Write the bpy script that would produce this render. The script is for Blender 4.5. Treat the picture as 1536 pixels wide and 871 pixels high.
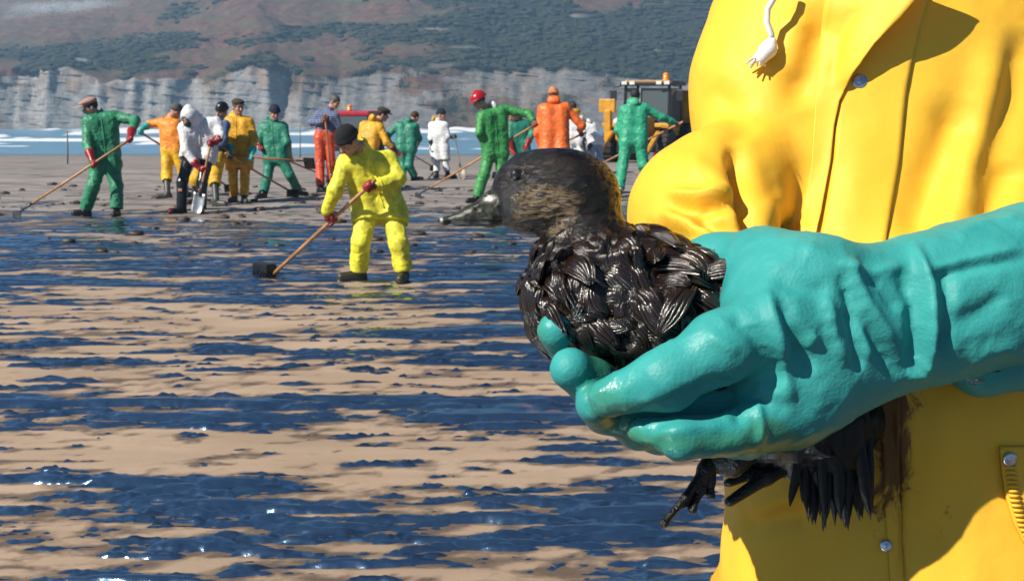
import bpy, bmesh, math, random
import numpy as np
from mathutils import Vector
from mathutils.bvhtree import BVHTree

# ------------------------------------------------------------------ camera, sky, sun, exposure
for o in list(bpy.data.objects):
    bpy.data.objects.remove(o)
SC = bpy.context.scene
COL = SC.collection
FPX, CX, CY, HZ, CAMH = 1700.0, 768.0, 435.5, 150.0, 1.7
PITCH = math.atan((CY - HZ) / FPX)
cam_data = bpy.data.cameras.new('camera')
cam = bpy.data.objects.new('camera', cam_data)
COL.objects.link(cam)
cam.location = (0, 0, CAMH)
cam.rotation_euler = (math.pi / 2 - PITCH, 0, 0)
cam_data.sensor_fit = 'HORIZONTAL'
cam_data.sensor_width = 36.0
cam_data.lens = FPX / 1536.0 * 36.0
cam_data.clip_start = 0.05
cam_data.clip_end = 6000
cam_data.dof.use_dof = True
cam_data.dof.focus_distance = 1.15
cam_data.dof.aperture_fstop = 26.0
SC.camera = cam

SUN_AZ, SUN_EL = math.radians(55), math.radians(42)      # azimuth: to the left, measured from straight behind the camera
SUN_DIR = Vector((-math.sin(SUN_AZ) * math.cos(SUN_EL), -math.cos(SUN_AZ) * math.cos(SUN_EL), math.sin(SUN_EL)))
world = bpy.data.worlds.new('World')
SC.world = world
world.use_nodes = True
wn = world.node_tree
bg = wn.nodes['Background']
sky = wn.nodes.new('ShaderNodeTexSky')
sky.sky_type = 'NISHITA'
sky.sun_disc = False
sky.sun_elevation = SUN_EL
sky.sun_rotation = math.atan2(SUN_DIR.x, SUN_DIR.y)
sky.altitude = 0
sky.air_density = 0.5
sky.dust_density = 0.0
sky.ozone_density = 5.0
wn.links.new(sky.outputs[0], bg.inputs[0])
bg.inputs[1].default_value = 0.05
sl = bpy.data.lights.new('sun', 'SUN')
sl.energy = 5.0
sl.angle = math.radians(0.53)
sl.color = (1.0, 0.93, 0.82)
sun = bpy.data.objects.new('sun', sl)
COL.objects.link(sun)
sun.location = SUN_DIR * 50
sun.rotation_euler = SUN_DIR.to_track_quat('Z', 'Y').to_euler()
SC.view_settings.view_transform = 'Standard'
SC.view_settings.look = 'None'
SC.view_settings.gamma = 1.0
SC.view_settings.exposure = 0.62
SC.render.engine = 'CYCLES'
SC.cycles.use_denoising = True
SC.cycles.max_bounces = 6
SC.cycles.diffuse_bounces = 2
SC.cycles.volume_bounces = 0
SC.cycles.caustics_reflective = False
SC.cycles.caustics_refractive = False
SC.cycles.sample_clamp_indirect = 6.0

# ------------------------------------------------------------------ photo geometry helpers
CAMP = np.array([0, 0, CAMH])
FW = np.array([0, math.cos(PITCH), -math.sin(PITCH)])
UP = np.array([0, math.sin(PITCH), math.cos(PITCH)])
RT = np.array([1.0, 0, 0])
def W(px, py, d):
    """point seen at photo pixel (px, py), d metres along the optical axis"""
    return CAMP + d * (FW + (px - CX) / FPX * RT + (CY - py) / FPX * UP)
def proj(P):
    q = np.asarray(P) - CAMP
    z = np.maximum(q @ FW, 0.05)
    return CX + FPX * (q @ RT) / z, CY - FPX * (q @ UP) / z, z
def zg(x, y):
    """height of the beach: level, then falling to the sea; a low hump under the near person"""
    s = (y - 32.0) / 8.0
    z = -0.0455 * 8.0 * (np.maximum(s, 0) + np.log1p(np.exp(-np.abs(s))))
    return z + 0.22 * np.exp(-(((x - 0.42) / 0.75) ** 2 + ((y - 1.25) / 0.75) ** 2) ** 1.5)
def hit(px, py):
    r = FW + (px - CX) / FPX * RT + (CY - py) / FPX * UP
    t = np.arange(2.0, 230, 0.02)
    p = CAMP[None] + t[:, None] * r[None]
    below = p[:, 2] < zg(p[:, 0], p[:, 1])
    i = int(np.argmax(below))
    q = p[i]
    q[2] = zg(q[0], q[1])
    return q
def depth(P):
    return float((np.asarray(P) - CAMP) @ FW)
def nrm(v):
    v = np.asarray(v, float)
    return v / max(np.linalg.norm(v), 1e-9)

# ------------------------------------------------------------------ noise
def _h(ix, iy, iz, s):
    h = (ix * 374761393 + iy * 668265263 + iz * 1274126177 + s * 974634777) & 0xffffffff
    h = ((h ^ (h >> 13)) * 1274126177) & 0xffffffff
    h = ((h ^ (h >> 16)) * 2246822519) & 0xffffffff
    return (h ^ (h >> 15)).astype(np.float64) / 4294967295.0
def vnoise(x, y, z=0.0, seed=0):
    x, y, z = np.broadcast_arrays(np.asarray(x, float), np.asarray(y, float), np.asarray(z, float))
    fx, fy, fz = np.floor(x), np.floor(y), np.floor(z)
    ix, iy, iz = fx.astype(np.int64), fy.astype(np.int64), fz.astype(np.int64)
    u, v, w = x - fx, y - fy, z - fz
    u = u * u * u * (u * (u * 6 - 15) + 10); v = v * v * v * (v * (v * 6 - 15) + 10); w = w * w * w * (w * (w * 6 - 15) + 10)
    r = 0
    for a in (0, 1):
        for b in (0, 1):
            for c in (0, 1):
                r = r + _h(ix + a, iy + b, iz + c, seed) * (u if a else 1 - u) * (v if b else 1 - v) * (w if c else 1 - w)
    return r * 2 - 1
def fbm(x, y, z=0.0, seed=0, oct=4, gain=0.5):
    r, a, t = 0, 1.0, 0
    for i in range(oct):
        r = r + a * vnoise(np.asarray(x) * 2 ** i + i * 17.3, np.asarray(y) * 2 ** i, np.asarray(z) * 2 ** i, seed + i * 7)
        t += a; a *= gain
    return r / t
def sstep(a, b, x):
    t = np.clip((x - a) / (b - a), 0, 1)
    return t * t * (3 - 2 * t)

# ------------------------------------------------------------------ mesh helpers
def mk(name, V, Q, mat, parent=None, base=None, smooth=True, attrs=None):
    V = np.asarray(V, dtype=np.float32)
    if base is None and parent is not None:
        base = np.array(parent.location)
    if base is not None:
        V = V - np.asarray(base, dtype=np.float32)
    me = bpy.data.meshes.new(name)
    if isinstance(Q, np.ndarray):
        n, k = Q.shape
        me.vertices.add(len(V)); me.vertices.foreach_set('co', V.ravel())
        me.loops.add(n * k); me.loops.foreach_set('vertex_index', Q.ravel().astype(np.int32))
        me.polygons.add(n)
        me.polygons.foreach_set('loop_start', np.arange(0, n * k, k, dtype=np.int32))
        me.update(calc_edges=True)
    else:
        me.from_pydata([tuple(map(float, v)) for v in V], [], [tuple(int(i) for i in f) for f in Q])
    if smooth:
        me.polygons.foreach_set('use_smooth', np.ones(len(me.polygons), dtype=bool))
    if attrs:
        for k_, a in attrs.items():
            at = me.attributes.new(k_, 'FLOAT', 'POINT')
            at.data.foreach_set('value', np.asarray(a, dtype=np.float32).ravel())
    me.materials.append(mat)
    me.validate()
    ob = bpy.data.objects.new(name, me)
    COL.objects.link(ob)
    if parent is not None:
        ob.parent = parent
    elif base is not None:
        ob.location = tuple(base)
    return ob
def empty(name, loc, label, cat, group=None):
    o = bpy.data.objects.new(name, None)
    COL.objects.link(o)
    o.location = tuple(float(v) for v in loc)
    o.empty_display_size = 0.1
    tag(o, label, cat, group)
    return o
def tag(o, label=None, cat=None, group=None, kind=None):
    if label: o['label'] = label
    if cat: o['category'] = cat
    if group: o['group'] = group
    if kind: o['kind'] = kind
    return o
def grid_quads(nr, nc):
    i = np.arange(nr * nc).reshape(nr, nc)
    return np.stack([i[:-1, :-1], i[:-1, 1:], i[1:, 1:], i[1:, :-1]], -1).reshape(-1, 4)

class SDF:
    """smooth union of tapered capsules and ellipsoids, meshed with surface nets into one closed skin"""
    def __init__(self):
        self.p = []; self.cuts = []
    def cap(self, a, b, ra, rb=None, k=0.03, flat=None, op='u'):
        rb = ra if rb is None else rb
        a = np.asarray(a, float); b = np.asarray(b, float); ba = b - a; L2 = max(ba @ ba, 1e-9)
        def f(X, Y, Z):
            x, y, z = X - a[0], Y - a[1], Z - a[2]
            t = np.clip((x * ba[0] + y * ba[1] + z * ba[2]) / L2, 0, 1)
            x = x - t * ba[0]; y = y - t * ba[1]; z = z - t * ba[2]
            if flat is not None:
                n, s = flat
                w = (x * n[0] + y * n[1] + z * n[2]) * (s - 1)
                x = x + n[0] * w; y = y + n[1] * w; z = z + n[2] * w
            return np.sqrt(x * x + y * y + z * z) - (ra + (rb - ra) * t)
        r = max(ra, rb)
        self.p.append((f, np.minimum(a, b) - r, np.maximum(a, b) + r, k, op))
    def poly(self, pts, rs, k=0.03, flat=None, op='u'):
        for i in range(len(pts) - 1):
            self.cap(pts[i], pts[i + 1], rs[i], rs[i + 1], k, flat, op)
    def ell(self, c, R, rad, k=0.03, op='u'):
        c = np.asarray(c, float); R = np.asarray(R, float); rad = np.asarray(rad, float)
        def f(X, Y, Z):
            x, y, z = X - c[0], Y - c[1], Z - c[2]
            q = [(x * R[i][0] + y * R[i][1] + z * R[i][2]) / rad[i] for i in range(3)]
            k0 = np.sqrt(q[0] ** 2 + q[1] ** 2 + q[2] ** 2)
            k1 = np.sqrt((q[0] / rad[0]) ** 2 + (q[1] / rad[1]) ** 2 + (q[2] / rad[2]) ** 2)
            return k0 * (k0 - 1) / np.maximum(k1, 1e-6)
        ext = np.sqrt(((R * rad[:, None]) ** 2).sum(0))
        self.p.append((f, c - ext, c + ext, k, op))
    def cut(self, c, n):
        self.cuts.append((np.asarray(c, float), nrm(n)))
    def mesh(self, h):
        lo = np.min([p[1] for p in self.p if p[4] == 'u'], 0) - 4 * h - 0.01
        hi = np.max([p[2] for p in self.p if p[4] == 'u'], 0) + 4 * h + 0.01
        n = np.ceil((hi - lo) / h).astype(int) + 1
        F = np.full(tuple(n), 0.25, dtype=np.float32)
        ax = [(lo[i] + h * np.arange(n[i])).astype(np.float32) for i in range(3)]
        for f, b0, b1, k, op in self.p:
            m = k + 3 * h
            i0 = np.maximum(np.floor((b0 - m - lo) / h).astype(int), 0)
            i1 = np.minimum(np.ceil((b1 + m - lo) / h).astype(int) + 1, n)
            if (i1 <= i0).any(): continue
            s = tuple(slice(i0[i], i1[i]) for i in range(3))
            d = f(ax[0][s[0]][:, None, None], ax[1][s[1]][None, :, None], ax[2][s[2]][None, None, :])
            A = F[s]
            if op == 'u':
                hh = np.maximum(k - np.abs(A - d), 0) / max(k, 1e-6)
                F[s] = np.minimum(A, d) - hh * hh * k * 0.25
            else:
                hh = np.maximum(k - np.abs(A + d), 0) / max(k, 1e-6)
                F[s] = np.maximum(A, -d) + hh * hh * k * 0.25
        for c, nn in self.cuts:
            d = (ax[0][:, None, None] - c[0]) * nn[0] + (ax[1][None, :, None] - c[1]) * nn[1] + (ax[2][None, None, :] - c[2]) * nn[2]
            F = np.maximum(F, d)
        return nets(F, lo, h)
def nets(F, lo, h):
    S = F < 0
    nx, ny, nz = F.shape
    cnt = np.zeros((nx - 1, ny - 1, nz - 1), dtype=np.int8)
    for a in (0, 1):
        for b in (0, 1):
            for c in (0, 1):
                cnt += S[a:nx - 1 + a, b:ny - 1 + b, c:nz - 1 + c]
    act = np.argwhere((cnt > 0) & (cnt < 8))
    idx = np.full(cnt.shape, -1, dtype=np.int32)
    idx[act[:, 0], act[:, 1], act[:, 2]] = np.arange(len(act))
    acc = np.zeros((len(act), 3)); num = np.zeros(len(act))
    corners = [(a, b, c) for a in (0, 1) for b in (0, 1) for c in (0, 1)]
    val = {q: F[act[:, 0] + q[0], act[:, 1] + q[1], act[:, 2] + q[2]] for q in corners}
    for q in corners:
        for d in range(3):
            if q[d] == 0:
                r = list(q); r[d] = 1; r = tuple(r)
                va, vb = val[q], val[r]
                m = (va < 0) != (vb < 0)
                t = np.where(m, va / np.where(m, va - vb, 1), 0)
                p = np.tile(np.array(q, float), (len(act), 1)); p[:, d] = t
                acc += p * m[:, None]; num += m
    V = lo + (act + acc / np.maximum(num, 1)[:, None]) * h
    quads = []
    for d in range(3):
        e1, e2 = (d + 1) % 3, (d + 2) % 3
        sl0 = [slice(None)] * 3; sl1 = [slice(None)] * 3
        sl0[d] = slice(0, -1); sl1[d] = slice(1, None)
        A, B = S[tuple(sl0)], S[tuple(sl1)]
        ch = A != B
        e = np.argwhere(ch)
        ok = (e[:, e1] > 0) & (e[:, e2] > 0) & (e[:, e1] < F.shape[e1] - 1) & (e[:, e2] < F.shape[e2] - 1)
        e = e[ok]
        fl = A[e[:, 0], e[:, 1], e[:, 2]]
        def ci(o1, o2):
            q = e.copy(); q[:, e1] += o1; q[:, e2] += o2
            return idx[q[:, 0], q[:, 1], q[:, 2]]
        q = np.stack([ci(-1, -1), ci(0, -1), ci(0, 0), ci(-1, 0)], -1)
        q[~fl] = q[~fl][:, ::-1]
        quads.append(q)
    return V, np.concatenate(quads)
def vnormals(V, Q):
    n = np.cross(V[Q[:, 2]] - V[Q[:, 0]], V[Q[:, 3]] - V[Q[:, 1]])
    N = np.zeros_like(V)
    for i in range(4):
        np.add.at(N, Q[:, i], n)
    return N / np.maximum(np.linalg.norm(N, axis=1), 1e-12)[:, None]
def smooth(V, Q, it=1, f=0.5):
    for _ in range(it):
        A = np.zeros_like(V); c = np.zeros(len(V))
        for i in range(4):
            for j in (1, 3):
                np.add.at(A, Q[:, i], V[Q[:, (i + j) % 4]]); np.add.at(c, Q[:, i], 1)
        V = V + f * (A / np.maximum(c, 1)[:, None] - V)
    return V

class MB:
    """collects polygons for one hard-edged part"""
    def __init__(self): self.V = []; self.F = []
    def add(self, V, F):
        o = len(self.V); self.V += [tuple(v) for v in V]; self.F += [tuple(i + o for i in f) for f in F]
    def box(self, c, half, ax=None, bev=0.0):
        bm = bmesh.new()
        bmesh.ops.create_cube(bm, size=2.0)
        for v in bm.verts: v.co = Vector((v.co.x * half[0], v.co.y * half[1], v.co.z * half[2]))
        if bev > 0: bmesh.ops.bevel(bm, geom=list(bm.edges), offset=bev, segments=2, affect='EDGES', profile=0.6)
        self.bm(bm, c, ax)
    def bm(self, bm, c=(0, 0, 0), ax=None):
        ax = np.eye(3) if ax is None else np.asarray(ax)
        bm.verts.ensure_lookup_table(); bm.verts.index_update()
        V = np.array([v.co[:] for v in bm.verts])
        self.add(np.asarray(c) + V @ ax, [[v.index for v in f.verts] for f in bm.faces]); bm.free()
    def tube(self, pts, rs, n=10, flat=None):
        pts = [np.asarray(p, float) for p in pts]
        if np.isscalar(rs): rs = [rs] * len(pts)
        V = []; ref = None
        for i, p in enumerate(pts):
            t = nrm(pts[min(i + 1, len(pts) - 1)] - pts[max(i - 1, 0)])
            if ref is None: ref = np.array([0, 0, 1.0]) if abs(t[2]) < 0.9 else np.array([1.0, 0, 0])
            a = nrm(np.cross(t, ref)); b = np.cross(a, t); ref = b
            for k in range(n):
                th = 2 * math.pi * k / n
                V.append(p + rs[i] * (math.cos(th) * a + math.sin(th) * b))
        F = [(i * n + k, i * n + (k + 1) % n, (i + 1) * n + (k + 1) % n, (i + 1) * n + k) for i in range(len(pts) - 1) for k in range(n)]
        F += [tuple(range(n))[::-1], tuple((len(pts) - 1) * n + k for k in range(n))]
        self.add(V, F)
    def lathe(self, prof, n=24, c=(0, 0, 0), ax=None):
        """prof: (radius, height) pairs round local z"""
        ax = np.eye(3) if ax is None else np.asarray(ax)
        V = [np.array([r * math.cos(2 * math.pi * k / n), r * math.sin(2 * math.pi * k / n), z]) for r, z in prof for k in range(n)]
        F = [(i * n + k, i * n + (k + 1) % n, (i + 1) * n + (k + 1) % n, (i + 1) * n + k) for i in range(len(prof) - 1) for k in range(n)]
        if prof[0][0] > 1e-4: F.append(tuple(range(n))[::-1])
        if prof[-1][0] > 1e-4: F.append(tuple((len(prof) - 1) * n + k for k in range(n)))
        self.add(np.asarray(c) + np.array(V) @ ax, F)
    def build(self, name, mat, parent=None, smooth=False, base=None):
        return mk(name, np.array(self.V), self.F, mat, parent, base, smooth)

# ------------------------------------------------------------------ materials
def lin(c):
    if isinstance(c, str):
        c = [int(c[i:i + 2], 16) / 255 for i in (1, 3, 5)]
        return tuple(v / 12.92 if v <= 0.04045 else ((v + 0.055) / 1.055) ** 2.4 for v in c)
    return tuple(c)
class NT:
    def __init__(self, name):
        self.m = bpy.data.materials.new(name); self.m.use_nodes = True
        self.t = self.m.node_tree; self.b = self.t.nodes['Principled BSDF']
    def n(self, typ, **kw):
        x = self.t.nodes.new(typ)
        for k, v in kw.items():
            if k in x.inputs.keys(): x.inputs[k].default_value = v
            else: setattr(x, k, v)
        return x
    def l(self, a, b): self.t.links.new(a, b)
    def coord(self, scale=(1, 1, 1), loc=(0, 0, 0), rot=(0, 0, 0)):
        tc = self.n('ShaderNodeTexCoord'); mp = self.n('ShaderNodeMapping')
        mp.inputs['Scale'].default_value = scale; mp.inputs['Location'].default_value = loc; mp.inputs['Rotation'].default_value = rot
        self.l(tc.outputs['Object'], mp.inputs[0]); return mp.outputs[0]
    def noise(self, vec, scale, detail=4, rough=0.55, dist=0.0):
        x = self.n('ShaderNodeTexNoise'); x.inputs['Scale'].default_value = scale; x.inputs['Detail'].default_value = detail
        x.inputs['Roughness'].default_value = rough; x.inputs['Distortion'].default_value = dist
        if vec is not None: self.l(vec, x.inputs['Vector'])
        return x.outputs['Fac']
    def ramp(self, fac, a, b, lo=0.0, hi=1.0):
        x = self.n('ShaderNodeMapRange'); x.interpolation_type = 'SMOOTHSTEP'
        for i, v in ((1, a), (2, b), (3, lo), (4, hi)): x.inputs[i].default_value = v
        self.l(fac, x.inputs[0]); return x.outputs[0]
    def mix(self, fac, a, b):
        x = self.n('ShaderNodeMix', data_type='RGBA')
        for sock, v in ((x.inputs[0], fac), (x.inputs[6], a), (x.inputs[7], b)):
            if hasattr(v, 'is_linked') or hasattr(v, 'links'): self.l(v, sock)
            elif isinstance(v, (tuple, list)): sock.default_value = (*lin(v), 1)[:4]
            elif isinstance(v, str): sock.default_value = (*lin(v), 1)
            else: sock.default_value = v
        return x.outputs[2]
    def math(self, op, a, b=0.0):
        x = self.n('ShaderNodeMath', operation=op)
        for sock, v in ((x.inputs[0], a), (x.inputs[1], b)):
            if hasattr(v, 'links'): self.l(v, sock)
            else: sock.default_value = v
        return x.outputs[0]
    def attr(self, name):
        x = self.n('ShaderNodeAttribute'); x.attribute_name = name; return x.outputs['Fac']
    def bump(self, h, strength=0.3, dist=0.01, prev=None):
        x = self.n('ShaderNodeBump'); x.inputs['Strength'].default_value = strength; x.inputs['Distance'].default_value = dist
        self.l(h, x.inputs['Height'])
        if prev is not None: self.l(prev, x.inputs['Normal'])
        return x.outputs[0]
    def out(self, col=None, rough=None, normal=None, **kw):
        for key, v in (('Base Color', col), ('Roughness', rough), ('Normal', normal)):
            if v is None: continue
            if hasattr(v, 'links'): self.l(v, self.b.inputs[key])
            elif key == 'Base Color': self.b.inputs[key].default_value = (*lin(v), 1)
            else: self.b.inputs[key].default_value = v
        for k, v in kw.items(): self.b.inputs[k].default_value = v
        return self.m
MATS = {}
def cloth(name, col, rough=0.45, dirt=0.0, var=0.12, bump=0.25, scale=9.0, spec=0.5):
    """coated or woven garment: uneven tint, fine creases, black oil smears"""
    if name in MATS: return MATS[name]
    t = NT(name); v = t.coord(); c = lin(col)
    n1 = t.noise(v, scale, 5)
    dark = tuple(x * (1 - 2.2 * var) for x in c); light = tuple(min(1, x * (1 + var)) for x in c)
    k = t.mix(t.ramp(n1, 0.35, 0.65), dark, light)
    if dirt > 0:
        n2 = t.noise(t.coord((1, 1, 0.6)), 5.0, 8, 0.68, 0.6)
        k = t.mix(t.ramp(n2, 0.66 - 0.14 * dirt, 0.74, 0, 0.9), k, (0.018, 0.014, 0.012))
    n3 = t.noise(t.coord((1, 1, 1.0)), 38, 4, 0.6, 1.0)
    nb = t.bump(n3, bump * 0.5, 0.012)
    MATS[name] = t.out(k, rough, nb); t.b.inputs['Specular IOR Level'].default_value = spec
    return MATS[name]
def plain(name, col, rough=0.5, metal=0.0, var=0.1, scale=14.0, bump=0.1, **kw):
    if name in MATS: return MATS[name]
    t = NT(name); v = t.coord(); c = lin(col)
    n1 = t.noise(v, scale, 5)
    k = t.mix(t.ramp(n1, 0.3, 0.7), tuple(x * (1 - 2 * var) for x in c), tuple(min(1, x * (1 + var)) for x in c))
    MATS[name] = t.out(k, rough, t.bump(t.noise(v, scale * 5, 4), bump, 0.005), Metallic=metal, **kw)
    return MATS[name]

# ================================================================== the setting
# ---- sand
def rowpix(x, y):
    px, py, d = proj(np.stack([x, y, zg(x, y)], -1))
    return px, py
# ---- oil: thick black crude lying in wind-drawn ridges over the sand
def oil_mat():
    t = NT('crude oil')
    n1 = t.noise(t.coord((0.35, 1.5, 1)), 12, 4, 0.55, 0.5)
    n2 = t.noise(t.coord((0.6, 1.2, 1)), 200, 3, 0.6)
    b = t.bump(n2, 0.25, 0.003, t.bump(n1, 0.20, 0.02))
    k = t.mix(t.ramp(n1, 0.35, 0.7), (0.007, 0.010, 0.016), (0.016, 0.020, 0.028))
    r = t.ramp(n2, 0.3, 0.7, 0.12, 0.22)
    gl = t.n('ShaderNodeBsdfGlossy'); gl.inputs['Color'].default_value = (0.60, 0.80, 0.95, 1); gl.inputs['Roughness'].default_value = 0.15; t.l(b, gl.inputs['Normal'])   # the sky's blue reflection put into an extra tinted gloss
    mx = t.n('ShaderNodeMixShader'); mx.inputs[0].default_value = 0.42; t.l(t.b.outputs[0], mx.inputs[1]); t.l(gl.outputs[0], mx.inputs[2]); t.l(mx.outputs[0], t.t.nodes['Material Output'].inputs['Surface'])
    return t.out(k, r, b, IOR=2.0, **{'Specular IOR Level': 1.0, 'Coat Weight': 1.0, 'Coat IOR': 2.0, 'Coat Roughness': 0.12, 'Specular Tint': (0.45, 0.70, 1.0, 1), 'Coat Tint': (0.75, 0.88, 1.0, 1)})  # specular and coat tints carry the same painted sky blue
M_OIL = oil_mat()
def oil_height(x, y, film=False):
    px, py = rowpix(x, np.maximum(y, 1.7))
    wob = 30 * fbm(x * 0.5, y * 0.7, 0, 40, 2)
    r = py + wob * (py - 150) / 300
    def band(a, b, s=10): return sstep(a - s, a + s, r) * (1 - sstep(b - s, b + s, r))
    left, right = 1 - sstep(380, 760, px), sstep(430, 720, px)
    dens = 0.10 * np.ones_like(x)
    dens += 0.52 * band(322, 442, 8)
    dens += 0.25 * band(296, 325, 8) * right
    dens += (0.10 + 0.30 * right) * band(445, 580, 12)
    dens += 0.22 * band(500, 532, 8) * sstep(250, 420, px)
    dens += 0.50 * band(590, 668, 14) * (1 - 0.5 * sstep(820, 1000, px))
    dens += 0.12 * band(668, 700, 6) * right
    dens += (0.36 + 0.1 * right) * band(712, 850, 14)
    dens += 0.30 * band(840, 1100, 14)
    dens += 0.1 * np.exp(-((px - 950) / 160) ** 2) * band(560, 900, 30)
    dens = np.where(y < 2.6, dens + 0.55 * sstep(2.6, 1.8, y), dens)          # unseen thicker oil added near the camera to cut light bounced off sand
    big = fbm(x * 0.62, y * 3.0, 0, 21, 4, 0.5)
    med = fbm(x * 1.5 + 0.6 * big, y * 10.5, 0, 33, 4, 0.6)
    fine = fbm(x * 6, y * 17, 0, 55, 4, 0.6)
    n = 0.38 * big + 0.44 * med + 0.27 * fine
    e = n - (0.36 - 0.62 * dens)
    e = np.maximum(e, 0.55 * fine + 0.22 * med - (0.31 - 0.20 * np.clip(dens, 0, 0.6)))     # spatter between the ridges
    if film: return e
    hgt = 0.029 * np.tanh(e * 4.5) + 0.005 * med * sstep(0, 0.2, e) + 0.003 * sstep(0.0, 0.12, e) * vnoise(x * 3.2, y * 17, 0, 77)
    return np.where(hgt > 0, hgt * np.clip(0.45 + (py - 300) / 330, 0.45, 1.1), hgt), px, py
def sand_mat():
    t = NT('wet sand')
    v = t.coord()
    sep = t.n('ShaderNodeSeparateXYZ'); tc = t.n('ShaderNodeTexCoord'); t.l(tc.outputs['Object'], sep.inputs[0])
    far = t.ramp(sep.outputs[1], 7.0, 19.0)
    shore = t.ramp(sep.outputs[1], 50.0, 130.0)
    n1 = t.noise(t.coord((0.5, 1.6, 1)), 1.3, 6, 0.6)
    n2 = t.noise(t.coord((0.25, 1.3, 1)), 2.2, 6, 0.62, 0.4)
    n3 = t.noise(v, 240, 3, 0.7)
    dry = t.mix(t.ramp(n1, 0.3, 0.7), (0.34, 0.240, 0.162), (0.45, 0.33, 0.232))
    wet = t.mix(t.ramp(n2, 0.36, 0.6), (0.15, 0.130, 0.117), (0.31, 0.275, 0.255))
    k = t.mix(far, dry, wet)
    k = t.mix(shore, k, (0.19, 0.195, 0.205))
    k = t.mix(t.ramp(n3, 0.52, 0.75, 0, 0.35), k, (0.10, 0.07, 0.045))
    fl = t.attr('film'); n4 = t.noise(t.coord((0.8, 1.6, 1)), 9, 7, 0.7, 0.5)
    k = t.mix(t.ramp(t.math('ADD', fl, t.math('MULTIPLY', t.math('SUBTRACT', n4, 0.5), 1.3)), 0.40, 0.95, 0, 0.8), k, (0.05, 0.034, 0.025))
    rr = t.math('SUBTRACT', 0.82, t.math('MULTIPLY', shore, 0.46))
    b1 = t.bump(t.noise(t.coord((1, 2.5, 1)), 22, 5, 0.6), 0.35, 0.01)
    b2 = t.bump(n3, 0.35, 0.003, b1)
    return t.out(k, rr, b2)
nr, nc = 420, 330
ys = np.concatenate([np.linspace(-8, 2.2, 24, endpoint=False), np.geomspace(2.2, 34, 300, endpoint=False), np.geomspace(34, 450, nr - 324)])
sx = np.linspace(-1, 1, nc); sx = np.sign(sx) * np.abs(sx) ** 1.25
Y = np.repeat(ys[:, None], nc, 1)
X = sx[None] * (6 + 0.8 * np.maximum(Y, 0))
Z = zg(X, Y)
lump = fbm(X * 1.1, Y * 2.6, 0, 3, 5)
tram = sstep(13.5, 17, Y) * (1 - sstep(30, 38, Y))                       # ground trampled by the workers
Z = Z + 0.012 * lump + tram * 0.035 * np.maximum(fbm(X * 2.3, Y * 2.6, 0, 9, 4), -0.1)
sand = mk('beach_sand', np.stack([X, Y, Z], -1).reshape(-1, 3), grid_quads(nr, nc), sand_mat(), attrs={'film': sstep(-0.42, 0.05, oil_height(X, Y, True)) * (1 - sstep(18, 27, Y))})
tag(sand, 'damp tan beach sand falling gently to the sea', kind='structure')

# ---- the oil itself
nr, nc = 1000, 640
ys = np.concatenate([np.linspace(-7, 1.6, 60, endpoint=False), np.geomspace(1.6, 11, 590, endpoint=False), np.geomspace(11, 25, nr - 650)])  # nearest rows lie out of view, added to darken the bounce light
Y = np.repeat(ys[:, None], nc, 1)
X = np.linspace(-0.62, 0.52, nc)[None] * (np.maximum(Y, 1.6) + 0.9 + 2.2 * sstep(2.6, 0.5, Y))
Hh, px, py = oil_height(X, Y)
lumpo = 0.012 * fbm(X * 1.1, Y * 2.6, 0, 3, 5)
fade = 1 - sstep(21, 25, Y)
Z = zg(X, Y) + lumpo + Hh * fade - 0.02 * (1 - fade) + 0.002
keep = (Hh * fade > -0.012)
keep[:, 0] = keep[:, -1] = False; keep[0] = keep[-1] = False
Q = grid_quads(nr, nc)
kf = keep.ravel()
Q = Q[kf[Q].any(1)]
used = np.unique(Q)
remap = np.full(nr * nc, -1); remap[used] = np.arange(len(used))
oil = mk('oil_slick', np.stack([X, Y, Z], -1).reshape(-1, 3)[used], remap[Q], M_OIL)
tag(oil, 'thick black crude oil lying in ridges across the sand', 'oil', kind='stuff')

# ---- sea
def sea_mat():
    t = NT('shallow sea')
    foam = t.attr('foam')
    n = t.noise(t.coord((0.05, 0.14, 1)), 1.0, 8, 0.7)
    f = t.math('ADD', foam, t.math('MULTIPLY', t.math('SUBTRACT', n, 0.5), 1.7))
    f = t.ramp(f, 0.42, 0.92)
    k = t.mix(f, (0.15, 0.31, 0.45), (0.88, 0.90, 0.92))
    r = t.math('ADD', 0.35, t.math('MULTIPLY', f, 0.4))
    b = t.bump(t.noise(t.coord((0.4, 1.0, 1)), 1.1, 5), 0.5, 0.35)
    return t.out(k, r, b)
SEAZ = -7.55
nr, nc = 300, 420
Yg = np.repeat(np.linspace(188, 470, nr)[:, None], nc, 1)
Xg = np.linspace(-1, 1, nc)[None] * (0.85 * Yg)
wz = 0.0; foam = np.zeros_like(Yg)
for i, (yc, amp, wd) in enumerate(((218, 0.2, 2), (226, 0.25, 2), (236, 0.35, 3), (247, 0.4, 3), (260, 0.5, 3), (274, 0.6, 4), (290, 0.8, 4), (308, 0.9, 5), (326, 1.0, 5), (345, 1.0, 6))):
    yy = yc + 9 * fbm(Xg * 0.02, 0 * Xg + i * 5.1, 0, 60 + i, 3)
    mod = np.clip(0.35 + 1.5 * fbm(Xg * 0.07, 0 * Xg + i * 3.3, 0, 80 + i, 3), 0, 1.2)
    g = np.exp(-((Yg - yy) / wd) ** 2)
    wz = wz + amp * mod * g
    foam = np.maximum(foam, np.clip(mod, 0, 1) * np.exp(-((Yg - yy + wd * 0.8) / (wd * 1.5)) ** 2))
    foam = np.maximum(foam, 0.30 * np.exp(-((Yg - yy + 6) / 7) ** 2))
foam = np.maximum(foam, 0.45 * np.exp(-((Yg - 213) / 3) ** 2))
wz = wz + 0.12 * fbm(Xg * 0.1, Yg * 0.3, 0, 90, 3)
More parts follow.
